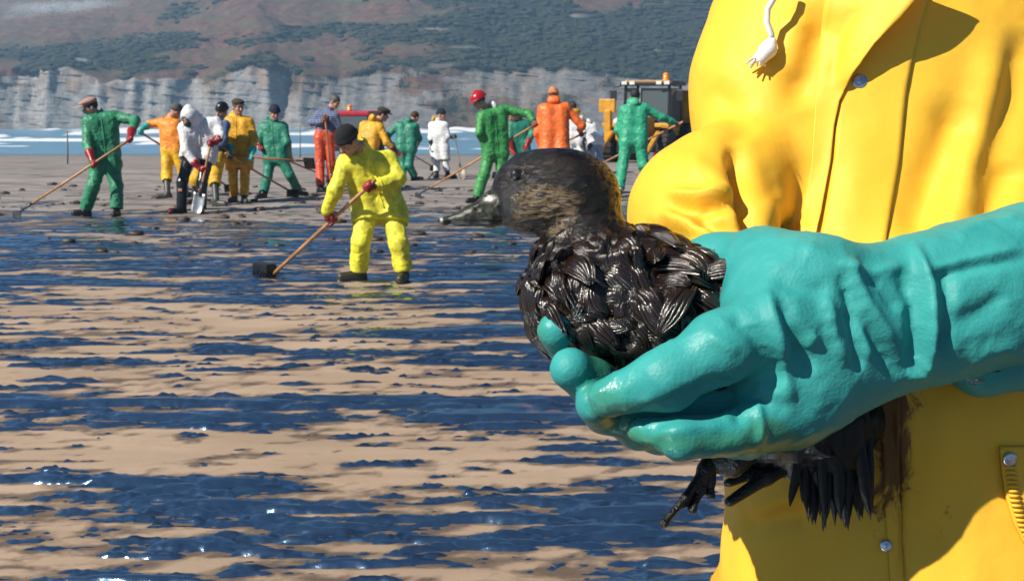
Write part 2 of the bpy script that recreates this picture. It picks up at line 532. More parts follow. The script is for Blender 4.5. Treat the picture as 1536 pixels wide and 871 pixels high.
sea = mk('sea', np.stack([Xg, Yg, SEAZ + wz], -1).reshape(-1, 3), grid_quads(nr, nc), sea_mat(), attrs={'foam': foam})
tag(sea, 'blue shallow sea with rows of white breakers', kind='structure')

# ---- the far hillside with its sea cliff
def hill_mat():
    t = NT('hillside')
    rock, bush, scree, green = t.attr('rock'), t.attr('bush'), t.attr('scree'), t.attr('field')
    v = t.coord()
    nb = t.noise(v, 0.35, 6, 0.6); ns = t.noise(v, 1.3, 5, 0.65); nl = t.noise(v, 0.06, 4)
    heath = t.mix(t.ramp(nb, 0.35, 0.65), (0.12, 0.062, 0.047), (0.22, 0.125, 0.09))
    heath = t.mix(t.ramp(nl, 0.42, 0.6, 0, 0.7), heath, (0.13, 0.115, 0.065)); heath = t.mix(t.ramp(ns, 0.5, 0.7, 0, 0.7), heath, (0.07, 0.06, 0.04))
    bushc = t.mix(t.ramp(ns, 0.35, 0.65), (0.018, 0.026, 0.016), (0.055, 0.060, 0.03))
    k = t.mix(t.ramp(t.math('ADD', bush, t.math('MULTIPLY', t.math('SUBTRACT', nb, 0.5), 1.1)), 0.42, 0.58), heath, bushc)
    strat = t.noise(t.coord((0.3, 0.3, 1.0), rot=(0, 0.10, 0)), 0.7, 7, 0.7, 0.8)
    crack = t.noise(t.coord((1, 1, 0.16)), 0.5, 7, 0.72, 0.4)
    rk = t.mix(t.ramp(strat, 0.33, 0.68), (0.23, 0.22, 0.21), (0.43, 0.41, 0.385))
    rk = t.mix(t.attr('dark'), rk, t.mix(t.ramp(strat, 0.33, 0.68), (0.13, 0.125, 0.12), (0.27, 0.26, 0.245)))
    rk = t.mix(t.ramp(crack, 0.52, 0.70, 0, 0.7), rk, (0.085, 0.075, 0.065))
    rk = t.mix(t.ramp(nl, 0.5, 0.66, 0, 0.55), rk, (0.30, 0.19, 0.12))
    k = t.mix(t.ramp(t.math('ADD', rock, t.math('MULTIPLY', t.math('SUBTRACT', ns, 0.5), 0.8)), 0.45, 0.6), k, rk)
    k = t.mix(t.ramp(t.math('ADD', scree, t.math('MULTIPLY', t.math('SUBTRACT', ns, 0.5), 2.0)), 0.35, 0.65), k, (0.34, 0.35, 0.36))
    k = t.mix(t.ramp(green, 0.4, 0.6), k, (0.10, 0.16, 0.06))
    b = t.bump(t.noise(v, 1.6, 6, 0.7), 0.7, 0.8)
    return t.out(k, 0.92, b, **{'Specular IOR Level': 0.1})
nu, nv, nvc = 760, 330, 150
xb = np.linspace(-290, 330, nu)
pxb = CX + FPX * xb / 372.0
ct = np.interp(pxb, [-400, 0, 60, 120, 190, 260, 330, 400, 460, 520, 600, 700, 760, 850, 950, 1040, 1500, 2300],
               [116, 112, 106, 99, 124, 114, 106, 90, 102, 112, 97, 86, 98, 92, 104, 118, 112, 120])
ct = ct + 5 * fbm(pxb * 0.02, 0, 0, 5, 3)
ztop = CAMH + (HZ - ct) / FPX * 375
dtop = 364 + np.interp(pxb, [-400, 420, 620, 900, 1500], [7, 10, 30, 44, 40])
sk = np.interp(pxb, [-400, -60, 20, 90, 200, 420, 800, 2300], [60, 16, 6, -20, -55, -110, -150, -170])
zsky = CAMH + (HZ - sk) / FPX * 640
v = np.concatenate([np.linspace(0, 1, nvc), 1 + np.linspace(0, 1, nv - nvc)[1:] ** 0.9, [2.25]])
nv = len(v)
VV = np.repeat(v[:, None], nu, 1)
a, s = np.clip(VV, 0, 1), np.clip(VV - 1, 0, 1)
D = 364 + (dtop - 364)[None] * a + (640 - dtop)[None] * s
Zh = SEAZ - 1.5 + (ztop - SEAZ + 1.5)[None] * a ** 0.9 + (zsky - ztop)[None] * (0.62 * s + 0.38 * s ** 2) * np.where(s > 0, 1, 0)
over = VV > 2.01
D = np.where(over, 760, D); Zh = np.where(over, Zh - 25, Zh)
Xh = xb[None] * (D / 364.0) ** 0.95
cl = 1 - sstep(0.9, 1.08, VV)                                   # 1 on the cliff face
ridge = lambda n: 1 - 2 * np.abs(n)
push = 4.6 * ridge(fbm(Xh / 20, Zh / 90, 0, 101, 3)) + 3.0 * ridge(fbm(Xh / 8, Zh / 45, 0, 111, 3)) + 1.2 * fbm(Xh / 2.6, Zh / 14, 0, 121, 3)
led = (Zh + 0.10 * Xh + 1.5 * fbm(Xh / 15, Zh / 9, 0, 131, 2)) / 2.4
push = push - 0.22 * (led - np.floor(led)) + 0.6 * vnoise(np.floor(Xh / 3.2 + np.floor(led) * 0.37), np.floor(led), 0, 141)
D2 = D - cl * push * (0.35 + 0.65 * a)
sl = sstep(1.0, 1.12, VV) * (1 - over)
g1 = fbm(Xh / 45, D / 60, 0, 151, 3); g2 = fbm(Xh / 9, D / 9, 0, 161, 4)
Zh = Zh + sl * (5.5 * g1 + 1.6 * g2 + 0.7 * fbm(Xh / 3, D / 3, 0, 171, 3))
px, py, _ = proj(np.stack([Xh, D2, Zh], -1))
def blob(L):
    r = 0
    for (x, y, sx_, sy_, am) in L: r = r + am * np.exp(-((px - x) / sx_) ** 2 - ((py - y) / sy_) ** 2)
    return r
bush = 0.30 + 0.62 * fbm(Xh / 26, D / 34, 0, 181, 5, 0.6) + blob([(60, 86, 130, 18, 0.5), (210, 62, 70, 20, 0.5), (270, 30, 45, 24, 0.4), (345, 62, 24, 16, 0.35),
      (430, 52, 60, 18, 0.45), (560, 50, 90, 30, 0.4), (700, 30, 90, 30, 0.35), (820, 80, 150, 30, 0.5), (960, 60, 110, 40, 0.45), (1000, 100, 60, 30, 0.4),
      (270, 100, 60, 10, 0.3), (350, 88, 40, 14, 0.3), (100, 30, 150, 14, -0.4), (60, 62, 60, 10, -0.35), (330, 42, 60, 12, -0.45), (440, 24, 90, 12, -0.6), (280, 84, 60, 8, -0.6),
      (330, 84, 26, 14, -0.6), (560, 20, 70, 12, -0.4), (900, 8, 60, 10, -0.4), (610, 70, 40, 10, -0.3), (240, 40, 30, 8, -0.3)]) + 0.20 * sstep(480, 720, px) - 0.12 * (1 - sstep(200, 480, px)) * (1 - sstep(20, 60, py))
rockm = cl * (0.86 - 0.22 * sstep(420, 700, px) + (0.55 + 0.25 * sstep(420, 700, px)) * fbm(Xh / 16, Zh / 7, 0, 191, 3)) * (1 - 0.75 * sstep(0.75, 1.0, a) * sstep(0.0, 0.5, 0.5 + fbm(Xh / 10, 0 * Xh, 0, 201, 3)))
rockm = rockm + sl * blob([(120, 92, 22, 8, 0.8), (690, 72, 45, 6, 0.8), (650, 44, 40, 4, 0.75), (870, 24, 22, 4, 0.9), (800, 100, 40, 8, 0.6), (560, 86, 60, 5, 0.6), (930, 112, 50, 9, 0.7), (210, 22, 18, 3, 0.5), (985, 76, 20, 5, 0.6)])
rockm = rockm - cl * blob([(60, 128, 90, 6, 0.45), (320, 128, 30, 30, 0.3), (440, 135, 20, 26, 0.35), (960, 130, 60, 26, 0.3)])
scree = sl * blob([(70, 12, 90, 12, 0.62), (150, 4, 60, 8, 0.4), (20, 26, 40, 6, 0.3)])
field = sl * blob([(520, -4, 60, 9, 0.8)]) + sl * 0.5 * blob([(560, -6, 60, 6, 0.6)])
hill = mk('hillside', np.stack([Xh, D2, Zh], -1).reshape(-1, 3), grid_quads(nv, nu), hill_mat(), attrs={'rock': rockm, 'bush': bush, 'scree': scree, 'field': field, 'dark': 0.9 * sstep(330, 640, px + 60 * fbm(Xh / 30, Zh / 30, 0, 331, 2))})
tag(hill, 'long brown heather hillside above a pale layered sea cliff', kind='structure')
# scrub on the slope: far-off bushes that read as one mass
rng = np.random.default_rng(4)
bm = bmesh.new(); bmesh.ops.create_icosphere(bm, subdivisions=2, radius=1.0)
IV = np.array([x.co[:] for x in bm.verts]); IF = np.array([[x.index for x in f.verts] for f in bm.faces]); bm.free()
cand = np.argwhere((bush + 0.25 * fbm(Xh / 5, D / 5, 0, 301, 2) > 0.46) & (rockm < 0.35) & (scree < 0.3) & (VV > 0.8) & (VV < 1.75) & (px > -150) & (px < 1250))
pick = cand[rng.choice(len(cand), min(4200, len(cand)), replace=False)]
BV, BF = [], []
for n_, (i, j) in enumerate(pick):
    r = rng.uniform(0.5, 1.7) * (0.7 + 0.3 * D[i, j] / 400)
    w = IV * (1 + 0.35 * rng.uniform(-1, 1, (len(IV), 1))) * np.array([r * rng.uniform(0.9, 1.7), r, r * rng.uniform(0.35, 0.65)])
    BV.append(w + np.array([Xh[i, j], D2[i, j], Zh[i, j] + 0.1 * r])); BF.append(IF + n_ * len(IV))
tb = NT('hillside scrub'); nb = tb.noise(tb.coord(), 0.5, 5, 0.65)
M_SCRUB = tb.out(tb.mix(tb.ramp(nb, 0.3, 0.7), (0.016, 0.024, 0.016), (0.055, 0.060, 0.032)), 0.9, tb.bump(tb.noise(tb.coord(), 2.2, 5, 0.7), 0.8, 0.5))
scrub = mk('hillside_scrub', np.concatenate(BV), np.concatenate(BF), M_SCRUB, smooth=False)
tag(scrub, 'dark green scrub covering the slopes of the hillside', 'scrub', kind='stuff')
# ---- thin sea air
hz = MB(); hz.box((20, 330, 58.5), (740, 470, 81.5))
th = bpy.data.materials.new('sea haze'); th.use_nodes = True
for n_ in list(th.node_tree.nodes):
    if n_.type == 'BSDF_PRINCIPLED': th.node_tree.nodes.remove(n_)
pv = th.node_tree.nodes.new('ShaderNodeVolumePrincipled')
pv.inputs['Color'].default_value = (0.36, 0.66, 1.0, 1); pv.inputs['Density'].default_value = 0.001; pv.inputs['Anisotropy'].default_value = 0.2
th.node_tree.links.new(pv.outputs[0], th.node_tree.nodes['Material Output'].inputs['Volume'])
hazeo = hz.build('haze', th)
tag(hazeo, 'thin bluish sea haze over the whole bay', 'haze', kind='stuff')
# ---- stakes standing at the edge of the surf
M_STAKE = plain('weathered stake', (0.16, 0.12, 0.09), 0.8)
for (x, y0, y1, lab) in ((101, 197, 246, 'thin grey stake in the wet sand beside the worker in the pale cap'), (450, 188, 237, 'thin grey stake in the wet sand behind the navy beanie worker')):
    b = hit(x, y1); top = W(x, y0, depth(b))
    m = MB(); m.tube([b - [0, 0, 0.2], b + 0.5 * (top - b) + [0.01, 0, 0], top], [0.028, 0.025, 0.021], 8)
    tag(m.build('stake', M_STAKE, base=b, smooth=True), lab, 'stake', 'stakes at the edge of the surf')

# ---- clods of oily sand kicked up where the workers stand
rng = np.random.default_rng(9); CV, CF = [], []
for n_ in range(420):
    y_ = 12.5 + 12.5 * rng.random(); x_ = (-0.5 + rng.random() * 0.75) * y_; r = 0.012 + 0.05 * rng.random() ** 3
    w = IV * (1 + 0.28 * rng.uniform(-1, 1, (len(IV), 1))) * np.array([r * 1.7, r * 1.2, r * 0.7])
    CV.append(w + np.array([x_, y_, zg(x_, y_) + 0.3 * r])); CF.append(IF + n_ * len(IV))
clods = mk('sand_clods', np.concatenate(CV), np.concatenate(CF), plain('oily clod', (0.05, 0.036, 0.026), 0.5, var=0.3, scale=20), smooth=True)
tag(clods, 'small dark clods of oily sand scattered round the workers', 'clods', kind='stuff')

# ================================================================== tools and people
M_WOOD = plain('ash handle', (0.50, 0.25, 0.10), 0.5, var=0.18, scale=5)
M_STEEL = plain('dark steel', (0.10, 0.095, 0.09), 0.4, 0.7, var=0.2)
M_BRIGHT = plain('bright steel', (0.62, 0.63, 0.64), 0.35, 0.6, var=0.15)
M_BLACK = plain('oily black', (0.010, 0.009, 0.008), 0.28, var=0.2, scale=30, bump=0.5)
M_SKIN = plain('skin', (0.50, 0.27, 0.19), 0.5, var=0.14, scale=20)
M_EYE = plain('eye', (0.03, 0.022, 0.018), 0.25)
M_HAIRD = plain('dark hair', (0.018, 0.014, 0.012), 0.6, var=0.3, scale=60, bump=0.6)
M_HAIRG = plain('greying hair', (0.10, 0.095, 0.09), 0.6, var=0.4, scale=60, bump=0.6)
M_WELLY = plain('grey rubber', (0.055, 0.058, 0.055), 0.45, var=0.25)
M_BOOT = plain('black rubber', (0.016, 0.016, 0.016), 0.35, var=0.25)
M_REDG = cloth('red rubber glove', (0.30, 0.012, 0.016), 0.3, 0.5, bump=0.15)
M_TEALG = cloth('teal rubber glove', (0.03, 0.42, 0.38), 0.35, 0.2, bump=0.15)
M_DARKG = cloth('dark work glove', (0.03, 0.026, 0.022), 0.5)
M_BROWNG = cloth('brown work glove', (0.16, 0.055, 0.03), 0.6, 0.4)
ZUP = np.array([0, 0, 1.0])

def frame(d):
    """rows: side, up-ish, along d"""
    d = nrm(d); s = np.cross(d, ZUP)
    s = nrm(s) if np.linalg.norm(s) > 1e-3 else RT
    return np.array([s, nrm(np.cross(s, d)), d])

def tool(kind, a, b, label, base=None, hmat=None):
    """long-handled tool from grip end a to working end b (both on the handle line)"""
    base = b if base is None else base
    if kind in ('hoe', 'scraper'): b = b + ZUP * (0.075 if kind == 'hoe' else 0.10)
    root = empty({'spade': 'spade', 'shovel': 'shovel', 'brush': 'broom', 'hoe': 'hoe', 'scraper': 'scraper'}[kind], base, label, {'brush': 'broom'}.get(kind, kind), 'long-handled clean-up tools')
    d = nrm(b - a); L = np.linalg.norm(b - a); hor = nrm([d[0], d[1], 0]); side = nrm(np.cross(hor, ZUP))
    wood = hmat or M_WOOD; sideb = nrm(side * 0.55 + hor * 0.83)
    if kind in ('spade', 'shovel'):
        bl = min(0.36, L * 0.36); e = b - d * bl
        m = MB(); m.tube([a, a + 0.33 * (e - a), a + 0.7 * (e - a), e], [0.019, 0.018, 0.018, 0.02], 10); m.build('handle', wood, root, True)
        m = MB(); g = nrm(np.cross(d, [0, 1, 0.2]))
        m.tube([a - g * 0.06, a + g * 0.06], 0.017, 8); m.tube([a - g * 0.055, a + d * 0.09], 0.011, 8); m.tube([a + g * 0.055, a + d * 0.09], 0.011, 8)
        m.build('grip', M_BLACK, root, True)
        m = MB(); m.tube([e - d * 0.16, e + d * 0.07], [0.022, 0.026], 10); m.build('socket', M_STEEL, root, True)
        n = nrm(np.cross(d, g)); wd = 0.11 if kind == 'shovel' else 0.09
        V = []; nu_, nv_ = 7, 9
        for lay in (0, 1):
            for j in range(nv_):
                t = j / (nv_ - 1); hw = wd * (1 if t < 0.6 else 1 - 0.35 * ((t - 0.6) / 0.4) ** 2)
                for i in range(nu_):
                    u = (i / (nu_ - 1)) * 2 - 1
                    V.append(e + d * (0.02 + (bl - 0.02) * t * (1 - (0.05 * u * u if t > 0.8 else 0))) + g * hw * u + n * (0.03 * u * u - 0.025 * math.sin(math.pi * t) + 0.004 * lay))
        i0 = grid_quads(nv_, nu_); N = nu_ * nv_
        F = [tuple(q) for q in i0] + [tuple(q[::-1] + N) for q in i0]
        ring = [i for i in range(nu_)] + [j * nu_ + nu_ - 1 for j in range(1, nv_)] + [(nv_ - 1) * nu_ + i for i in range(nu_ - 2, -1, -1)] + [j * nu_ for j in range(nv_ - 2, 0, -1)]
        F += [(ring[k], ring[k] + N, ring[(k + 1) % len(ring)] + N, ring[(k + 1) % len(ring)]) for k in range(len(ring))]
        mk('blade', np.array(V), F, M_BRIGHT if kind == 'spade' else plain('dull blade', (0.22, 0.19, 0.16), 0.5, 0.4), root, smooth=True)
    elif kind == 'brush':
        e = b - d * 0.02
        m = MB(); m.tube([a, a + 0.4 * (e - a), e], [0.0185, 0.018, 0.018], 10); m.build('handle', wood, root, True)
        ax = np.array([nrm(hor * 0.9 + side * 0.44), nrm(np.cross(ZUP, hor * 0.9 + side * 0.44)), ZUP])
        c = b + ax[0] * 0.085
        m = MB(); m.box(c + ZUP * 0.10, (0.135, 0.06, 0.04), ax, 0.02); m.build('head', M_BLACK, root)
        m = MB(); rb = random.Random(3)
        for i in range(21):
            for j in range(7):
                p = c + ax[0] * (i - 10) * 0.0125 + ax[1] * (j - 3) * 0.016
                q = p + ax[0] * rb.uniform(-.018, .018) + ax[1] * rb.uniform(-.025, .025); q[2] = zg(q[0], q[1]) + rb.uniform(0.0, 0.02); p[2] = c[2] + 0.075
                m.tube([p, q], [0.009, 0.006], 4)
        m.build('bristles', M_BLACK, root)
    else:
        nk = 0.22; e = b - d * nk
        m = MB(); m.tube([a, a + 0.3 * (e - a), a + 0.6 * (e - a) - [0, 0, 0.008], e], [0.0185, 0.019, 0.0185, 0.018], 10); m.build('handle', wood, root, True)
        m = MB(); m.tube([e - d * 0.05, e + d * 0.03, b], [0.023, 0.018, 0.011], 8); m.tube([b - d * 0.01, b + hor * 0.02 - ZUP * 0.02], [0.011, 0.01], 8); m.build('socket', M_STEEL, root, True)
        hh = 0.06 if kind == 'hoe' else 0.095
        fwd = nrm(hor * 0.35 + ZUP * -0.94)
        fwd = nrm(np.cross(sideb, np.cross(fwd, sideb))); ax = np.array([sideb, nrm(np.cross(fwd, sideb)), fwd])
        m = MB(); m.box(b + fwd * hh * (0.75 if kind == 'hoe' else 0.35) + hor * 0.01, (0.09 if kind == 'hoe' else 0.115, 0.009 if kind == 'hoe' else 0.022, hh), ax, 0.004); m.build('blade', M_STEEL if kind == 'hoe' else M_BLACK, root)
    return root

def hand_sdf(S, g, axis, pdir, sc=1.0, r=0.0125):
    """closed hand round a handle at g: palm on the pdir side, four wrapped fingers and a thumb"""
    axis = nrm(axis); p = nrm(pdir - (pdir @ axis) * axis); q = np.cross(axis, p)
    S.ell(g + p * 0.036 * sc, np.array([axis, p, q]), np.array([0.046, 0.02, 0.036]) * sc, 0.012)
    for i in range(4):
        o = axis * (i - 1.5) * 0.0225 * sc
        rr = (0.030, 0.032, 0.031, 0.028)[i] * sc
        pts = [g + o + rr * (math.cos(t) * p + math.sin(t) * q) for t in (0.75, 1.5, 2.4, 3.2, 4.0)]
        S.poly(pts, [r * sc * f for f in (1.05, 1.02, 0.98, 0.92, 0.82)], 0.004)
    pts = [g + axis * -0.03 * sc + rr_ * sc * (math.cos(t) * p + math.sin(t) * q) + axis * k * sc for t, rr_, k in ((-0.5, 0.04, -0.012), (-1.4, 0.034, 0.0), (-2.3, 0.031, 0.016))]
    S.poly(pts, [r * 1.25 * sc, r * 1.1 * sc, r * 0.9 * sc], 0.006)
    return g + p * 0.07 * sc
def open_hand_sdf(S, w, d, side, sc=1.0):
    """relaxed hand hanging from wrist w along d"""
    d = nrm(d); s = nrm(side - (side @ d) * d); n = np.cross(d, s)
    S.cap(w, w + d * 0.075 * sc, 0.033 * sc, 0.036 * sc, 0.01, (n, 1.7))
    for i in range(4):
        o = s * (i - 1.5) * 0.019 * sc; L = (0.065, 0.075, 0.07, 0.055)[i] * sc
        b = w + d * 0.085 * sc + o
        S.poly([b, b + d * L * 0.5 + n * 0.012 * sc, b + d * L * 0.85 + n * 0.032 * sc], [0.0118 * sc, 0.011 * sc, 0.0095 * sc], 0.004)
    b = w + d * 0.03 * sc + s * -0.035 * sc
    S.poly([b, b + d * 0.035 * sc - s * 0.02 * sc + n * 0.012 * sc, b + d * 0.065 * sc - s * 0.012 * sc + n * 0.03 * sc], [0.015 * sc, 0.0125 * sc, 0.010 * sc], 0.006)

def crease(V, Q, seed, amp, sc=1.0, it=1):
    """cloth folds: narrow sharp ridges running in two slanted directions, pushed along the normals"""
    N = vnormals(V, Q)
    x, y, z = V.T
    wx = 0.05 * fbm(x * 5, y * 5, z * 5, seed + 2, 2)
    a = (1 - np.abs(fbm((x + wx) * 13 * sc + z * 5, (y + wx) * 13 * sc, z * 6 * sc, seed, 2))) ** 6
    b = (1 - np.abs(fbm((x + wx) * 8 * sc - z * 11, y * 8 * sc, z * 10 * sc + x * 7, seed + 5, 2))) ** 6
    d = (1 - np.abs(fbm((x - wx) * 7 * sc + z * 12, y * 8 * sc, z * 11 * sc - x * 6, seed + 15, 2))) ** 6
    c = fbm(x * 34 * sc, y * 34 * sc, z * 30 * sc, seed + 9, 2)
    e = fbm(x * 5, y * 5, z * 3.0, seed + 11, 2)
    return V + N * (0.46 * amp * (0.8 * a + 0.7 * b + 0.6 * d + 0.08 * c + 0.5 * e - 0.85))[:, None]

def person(spec):
    s = spec; h = s.get('h', 0.014)
    fa, fb = [hit(*p) for p in s['ft']]
    if 'D' in s: D0 = s['D']
    else: D0 = depth(0.5 * (fa + fb))
    J = lambda p: W(p[0], p[1], D0 + (p[2] if len(p) > 2 else 0))
    base = 0.5 * (fa + fb)
    root = empty('person', base, s['label'], 'person', 'beach clean-up workers')
    g = s.get('g', 1.0)
    head, neck = J(s['head']), J(s['neck'])
    sa, sb = [J(p) for p in s['sh']]; ea, eb = [J(p) for p in s['el']]
    ha, hb = [J(p) for p in s['hip']]; ka, kb = [J(p) for p in s['kn']]
    f = nrm(s['look']); u = head - neck; u = nrm(u * 0.35 / np.linalg.norm(u) + ZUP * 0.65); u = nrm(u - (u @ f) * f); r = np.cross(f, u)
    R = np.array([r, f, u]); hs = s.get('hs', 1.07)
    H = lambda a_, b_, c_: head + hs * (r * a_ + f * b_ + u * c_)
    # hands: on a tool line or free
    tl = s.get('tool'); hands = []
    for k, (e, hspec) in enumerate(zip((ea, eb), s['hand'])):
        if tl is not None and isinstance(hspec, (int, float)):
            gp = tl[0] + hspec * (tl[1] - tl[0]); ax = tl[1] - tl[0]
            if k == 1: ax = -ax
            pd = e - gp
            p_ = nrm(pd - (pd @ nrm(ax)) * nrm(ax))
            hands.append(('grip', gp, ax, p_, gp + 0.075 * p_ + 0.03 * nrm(pd)))
        else:
            wpt = J(hspec); hands.append(('open', wpt, nrm(wpt - e), None, wpt))
    wa, wb = hands[0][4], hands[1][4]
    # feet
    toes = [nrm([t[0], t[1], 0]) for t in s['toe']]
    an = [q + ZUP * 0.10 - t * 0.02 for q, t in zip((fa, fb), toes)]
    # ---- body: one continuous skin
    B = SDF()
    B.ell(H(0, -0.008, 0.028), R, np.array([0.077, 0.098, 0.092]) * hs, 0.02)
    B.ell(H(0, 0.022, -0.045), R, np.array([0.058, 0.07, 0.07]) * hs, 0.04)
    B.ell(H(0, 0.075, -0.088), R, np.array([0.028, 0.024, 0.022]) * hs, 0.03)
    B.poly([H(0, 0.092, 0.018), H(0, 0.112, -0.018), H(0, 0.116, -0.03)], [0.011, 0.015, 0.018], 0.014)
    for q in (-1, 1):
        B.ell(H(q * 0.03, 0.085, 0.03), R, np.array([0.026, 0.012, 0.009]) * hs, 0.014)
        B.ell(H(q * 0.079, -0.008, -0.01), R, np.array([0.012, 0.022, 0.034]) * hs, 0.008)
        B.ell(H(q * 0.036, 0.078, -0.022), R, np.array([0.022, 0.016, 0.02]) * hs, 0.018)
    B.ell(H(0, 0.096, -0.058), R, np.array([0.026, 0.012, 0.009]) * hs, 0.01)
    nb = H(0, -0.02, -0.07)
    B.cap(nb, neck, 0.056, 0.062, 0.03)
    ch = 0.5 * (sa + sb); pel = 0.5 * (ha + hb)
    si = [sa + 0.22 * (sb - sa), sb + 0.22 * (sa - sb)]
    B.cap(neck, ch * 0.6 + pel * 0.4, 0.06, 0.11, 0.06)
    B.cap(sa, sb, 0.058 * g, 0.058 * g, 0.05)
    for q, hh in ((si[0], ha), (si[1], hb)): B.cap(q + nrm(pel - ch) * 0.06, hh, 0.098 * g, 0.1 * g, 0.07)
    for sh, el, wr in ((sa, ea, wa), (sb, eb, wb)):
        B.cap(sh, el, 0.054 * g, 0.043 * g, 0.03); B.cap(el, wr, 0.042 * g, 0.030, 0.02)
    for hi_, kn, q in ((ha, ka, an[0]), (hb, kb, an[1])):
        B.cap(hi_, kn, 0.088 * g, 0.058 * g, 0.04); B.cap(kn, q, 0.054 * g, 0.04, 0.03)
    for q, t in zip((fa, fb), toes): B.cap(q + ZUP * 0.05 - t * 0.04, q + ZUP * 0.04 + t * 0.13, 0.035, 0.03, 0.03)
    gl = s.get('glove', M_REDG)
    if gl is None:
        for hd, e in zip(hands, (ea, eb)):
            if hd[0] == 'grip': hand_sdf(B, hd[1], hd[2], hd[3], 0.95)
            else: open_hand_sdf(B, hd[1], hd[2], RT + ZUP * 0.1, 0.95)
    V, Q = B.mesh(min(h, 0.012)); V = smooth(V, Q, 1, 0.3)
    mk('body', V, Q, s.get('skin', M_SKIN), root)
    for q in (-1, 1):
        m = MB(); m.lathe([(0.0001, -0.008), (0.007, -0.005), (0.0095, 0), (0.007, 0.004), (0.0001, 0.006)], 10, H(q * 0.031, 0.088, 0.008), np.array([r * 1.5, u, f])); m.build('eye', M_EYE, root, True)
    if s.get('tache'):
        S = SDF(); S.poly([H(-0.036, 0.098, -0.052), H(0, 0.116, -0.043), H(0.036, 0.098, -0.052)], [0.006, 0.011, 0.006], 0.008); V, Q = S.mesh(0.005); mk('moustache', V, Q, M_HAIRG, root)
    # ---- clothes
    def torso(S, fat, hem, sleeve=1.0, coll=True, hood=False):
        S.cap(neck - u * 0.01, ch * 0.6 + pel * 0.4, 0.08, 0.125 * g, 0.07)
        S.cap(sa, sb, 0.082 * g, 0.082 * g, 0.05)
        for q, hh, kn in ((si[0], ha, ka), (si[1], hb, kb)):
            S.cap(q + nrm(pel - ch) * 0.06, hh, (0.118 + fat) * g, (0.122 + fat) * g, 0.08)
            if hem > 0: S.cap(hh, hh + hem * (kn - hh), (0.118 + fat) * g, (0.128 + fat) * g, 0.07)
        if hem > 0:
            ax_ = nrm(0.5 * (ka + kb) - pel); hc = pel + hem * (0.5 * (ka + kb) - pel) + ax_ * 0.03
            S.ell(hc + ax_ * 0.34, np.array([np.cross(ax_, nrm(np.cross(ax_, RT))), nrm(np.cross(ax_, RT)), ax_]), (0.62, 0.62, 0.34), 0.012, 's')
        for sh, el, wr in ((sa, ea, wa), (sb, eb, wb)):
            S.cap(sh, el, 0.080 * g, 0.070 * g, 0.04)
            ll = np.linalg.norm(wr - el); cfl = s.get('cufflen', 0.09); ww = el + sleeve * (wr - el) * (0.94 if (cfl <= 0.07 or gl is None) else max(0.25, (ll - cfl + 0.005) / ll))
            S.cap(el, ww, 0.071 * g, 0.058 * g, 0.03)
        if coll:
            for t in np.linspace(0, 2 * math.pi, 10)[:-1]:
                c0 = neck + u * 0.03 + r * 0.068 * math.cos(t) + f * 0.072 * math.sin(t)
                S.cap(c0, c0 + u * 0.035 * (1 - 0.5 * math.sin(t)), 0.018, 0.014, 0.02)
        if hood:
            S.ell(neck - f * 0.10 + u * 0.005, R, (0.115, 0.055, 0.075), 0.04)
            S.ell(neck - f * 0.085 + u * 0.06, R, (0.095, 0.03, 0.03), 0.03)
    def legs(S, cuff, fat=0.0, top=True):
        for hi_, kn, q in ((ha, ka, an[0]), (hb, kb, an[1])):
            S.cap(hi_, kn, (0.100 + fat) * g, (0.078 + fat) * g, 0.05)
            c = kn + cuff * (q - kn)
            S.cap(kn, c, (0.077 + fat) * g, (0.079 + fat) * g, 0.04); dn = nrm(q - kn); S.cap(c + dn * 0.115, c + dn * 0.3, 0.115, 0.115, 0.008, None, 's')
        if top: S.cap(ha + (ch - pel) * 0.25, hb + (ch - pel) * 0.25, 0.118 * g, 0.118 * g, 0.06); S.cap(ha, hb, 0.115 * g, 0.115 * g, 0.06)
    seed = int(abs(s['head'][0]) * 7) % 997
    for it in s['wear']:
        S = SDF(); kind, mat = it[0], it[1]; o = it[2] if len(it) > 2 else {}
        if kind == 'coverall':
            torso(S, o.get('fat', 0.0), 0.0, o.get('sleeve', 1.0), True, o.get('hood', False)); legs(S, o.get('cuff', 0.95), o.get('fat', 0.0))
        elif kind == 'jacket':
            torso(S, o.get('fat', 0.01), o.get('hem', 0.3), o.get('sleeve', 1.0), True, o.get('hood', False))
        elif kind == 'vest':
            for q, hh in ((si[0], ha), (si[1], hb)): S.cap(q + nrm(pel - ch) * 0.03, hh, 0.128 * g, 0.13 * g, 0.08)
        elif kind == 'trousers':
            legs(S, o.get('cuff', 0.95), o.get('fat', 0.0))
        elif kind == 'waders':
            legs(S, 1.0, 0.0, False); S.cap(ha, hb, 0.105 * g, 0.105 * g, 0.06)
        V, Q = S.mesh(h); V = smooth(V, Q, 1, 0.3); V = crease(V, Q, seed + len(kind), o.get('amp', 0.016))
        go = mk(kind, V, Q, mat, root)
        if s.get('zip') and kind in ('coverall', 'jacket'):
            tf = nrm(np.cross(sb - sa, pel - ch)); tf = tf if tf @ FW < 0 else -tf
            tree = BVHTree.FromPolygons([tuple(v) for v in V], [tuple(q) for q in Q]); pts = []
            for t in np.linspace(0.02, s['zip'], 16):
                c0 = neck * (1 - t) + pel * t + tf * 0.6
                loc, _, _, _ = tree.ray_cast(Vector(c0), Vector(-tf))
                if loc is not None and (np.array(loc) - (neck * (1 - t) + pel * t)) @ tf < 0.3: pts.append(np.array(loc) + tf * 0.002)
            if len(pts) > 3:
                m = MB(); sd = nrm(sb - sa); m.tube([q_ for q_ in pts], 0.009, 6); m.tube([q_ + sd * 0.035 - tf * 0.003 for q_ in pts], 0.006, 6); m.build('front_flap', mat, go, True, base=base)
    # ---- boots
    bt = s.get('boot', (M_BOOT, 0.28))
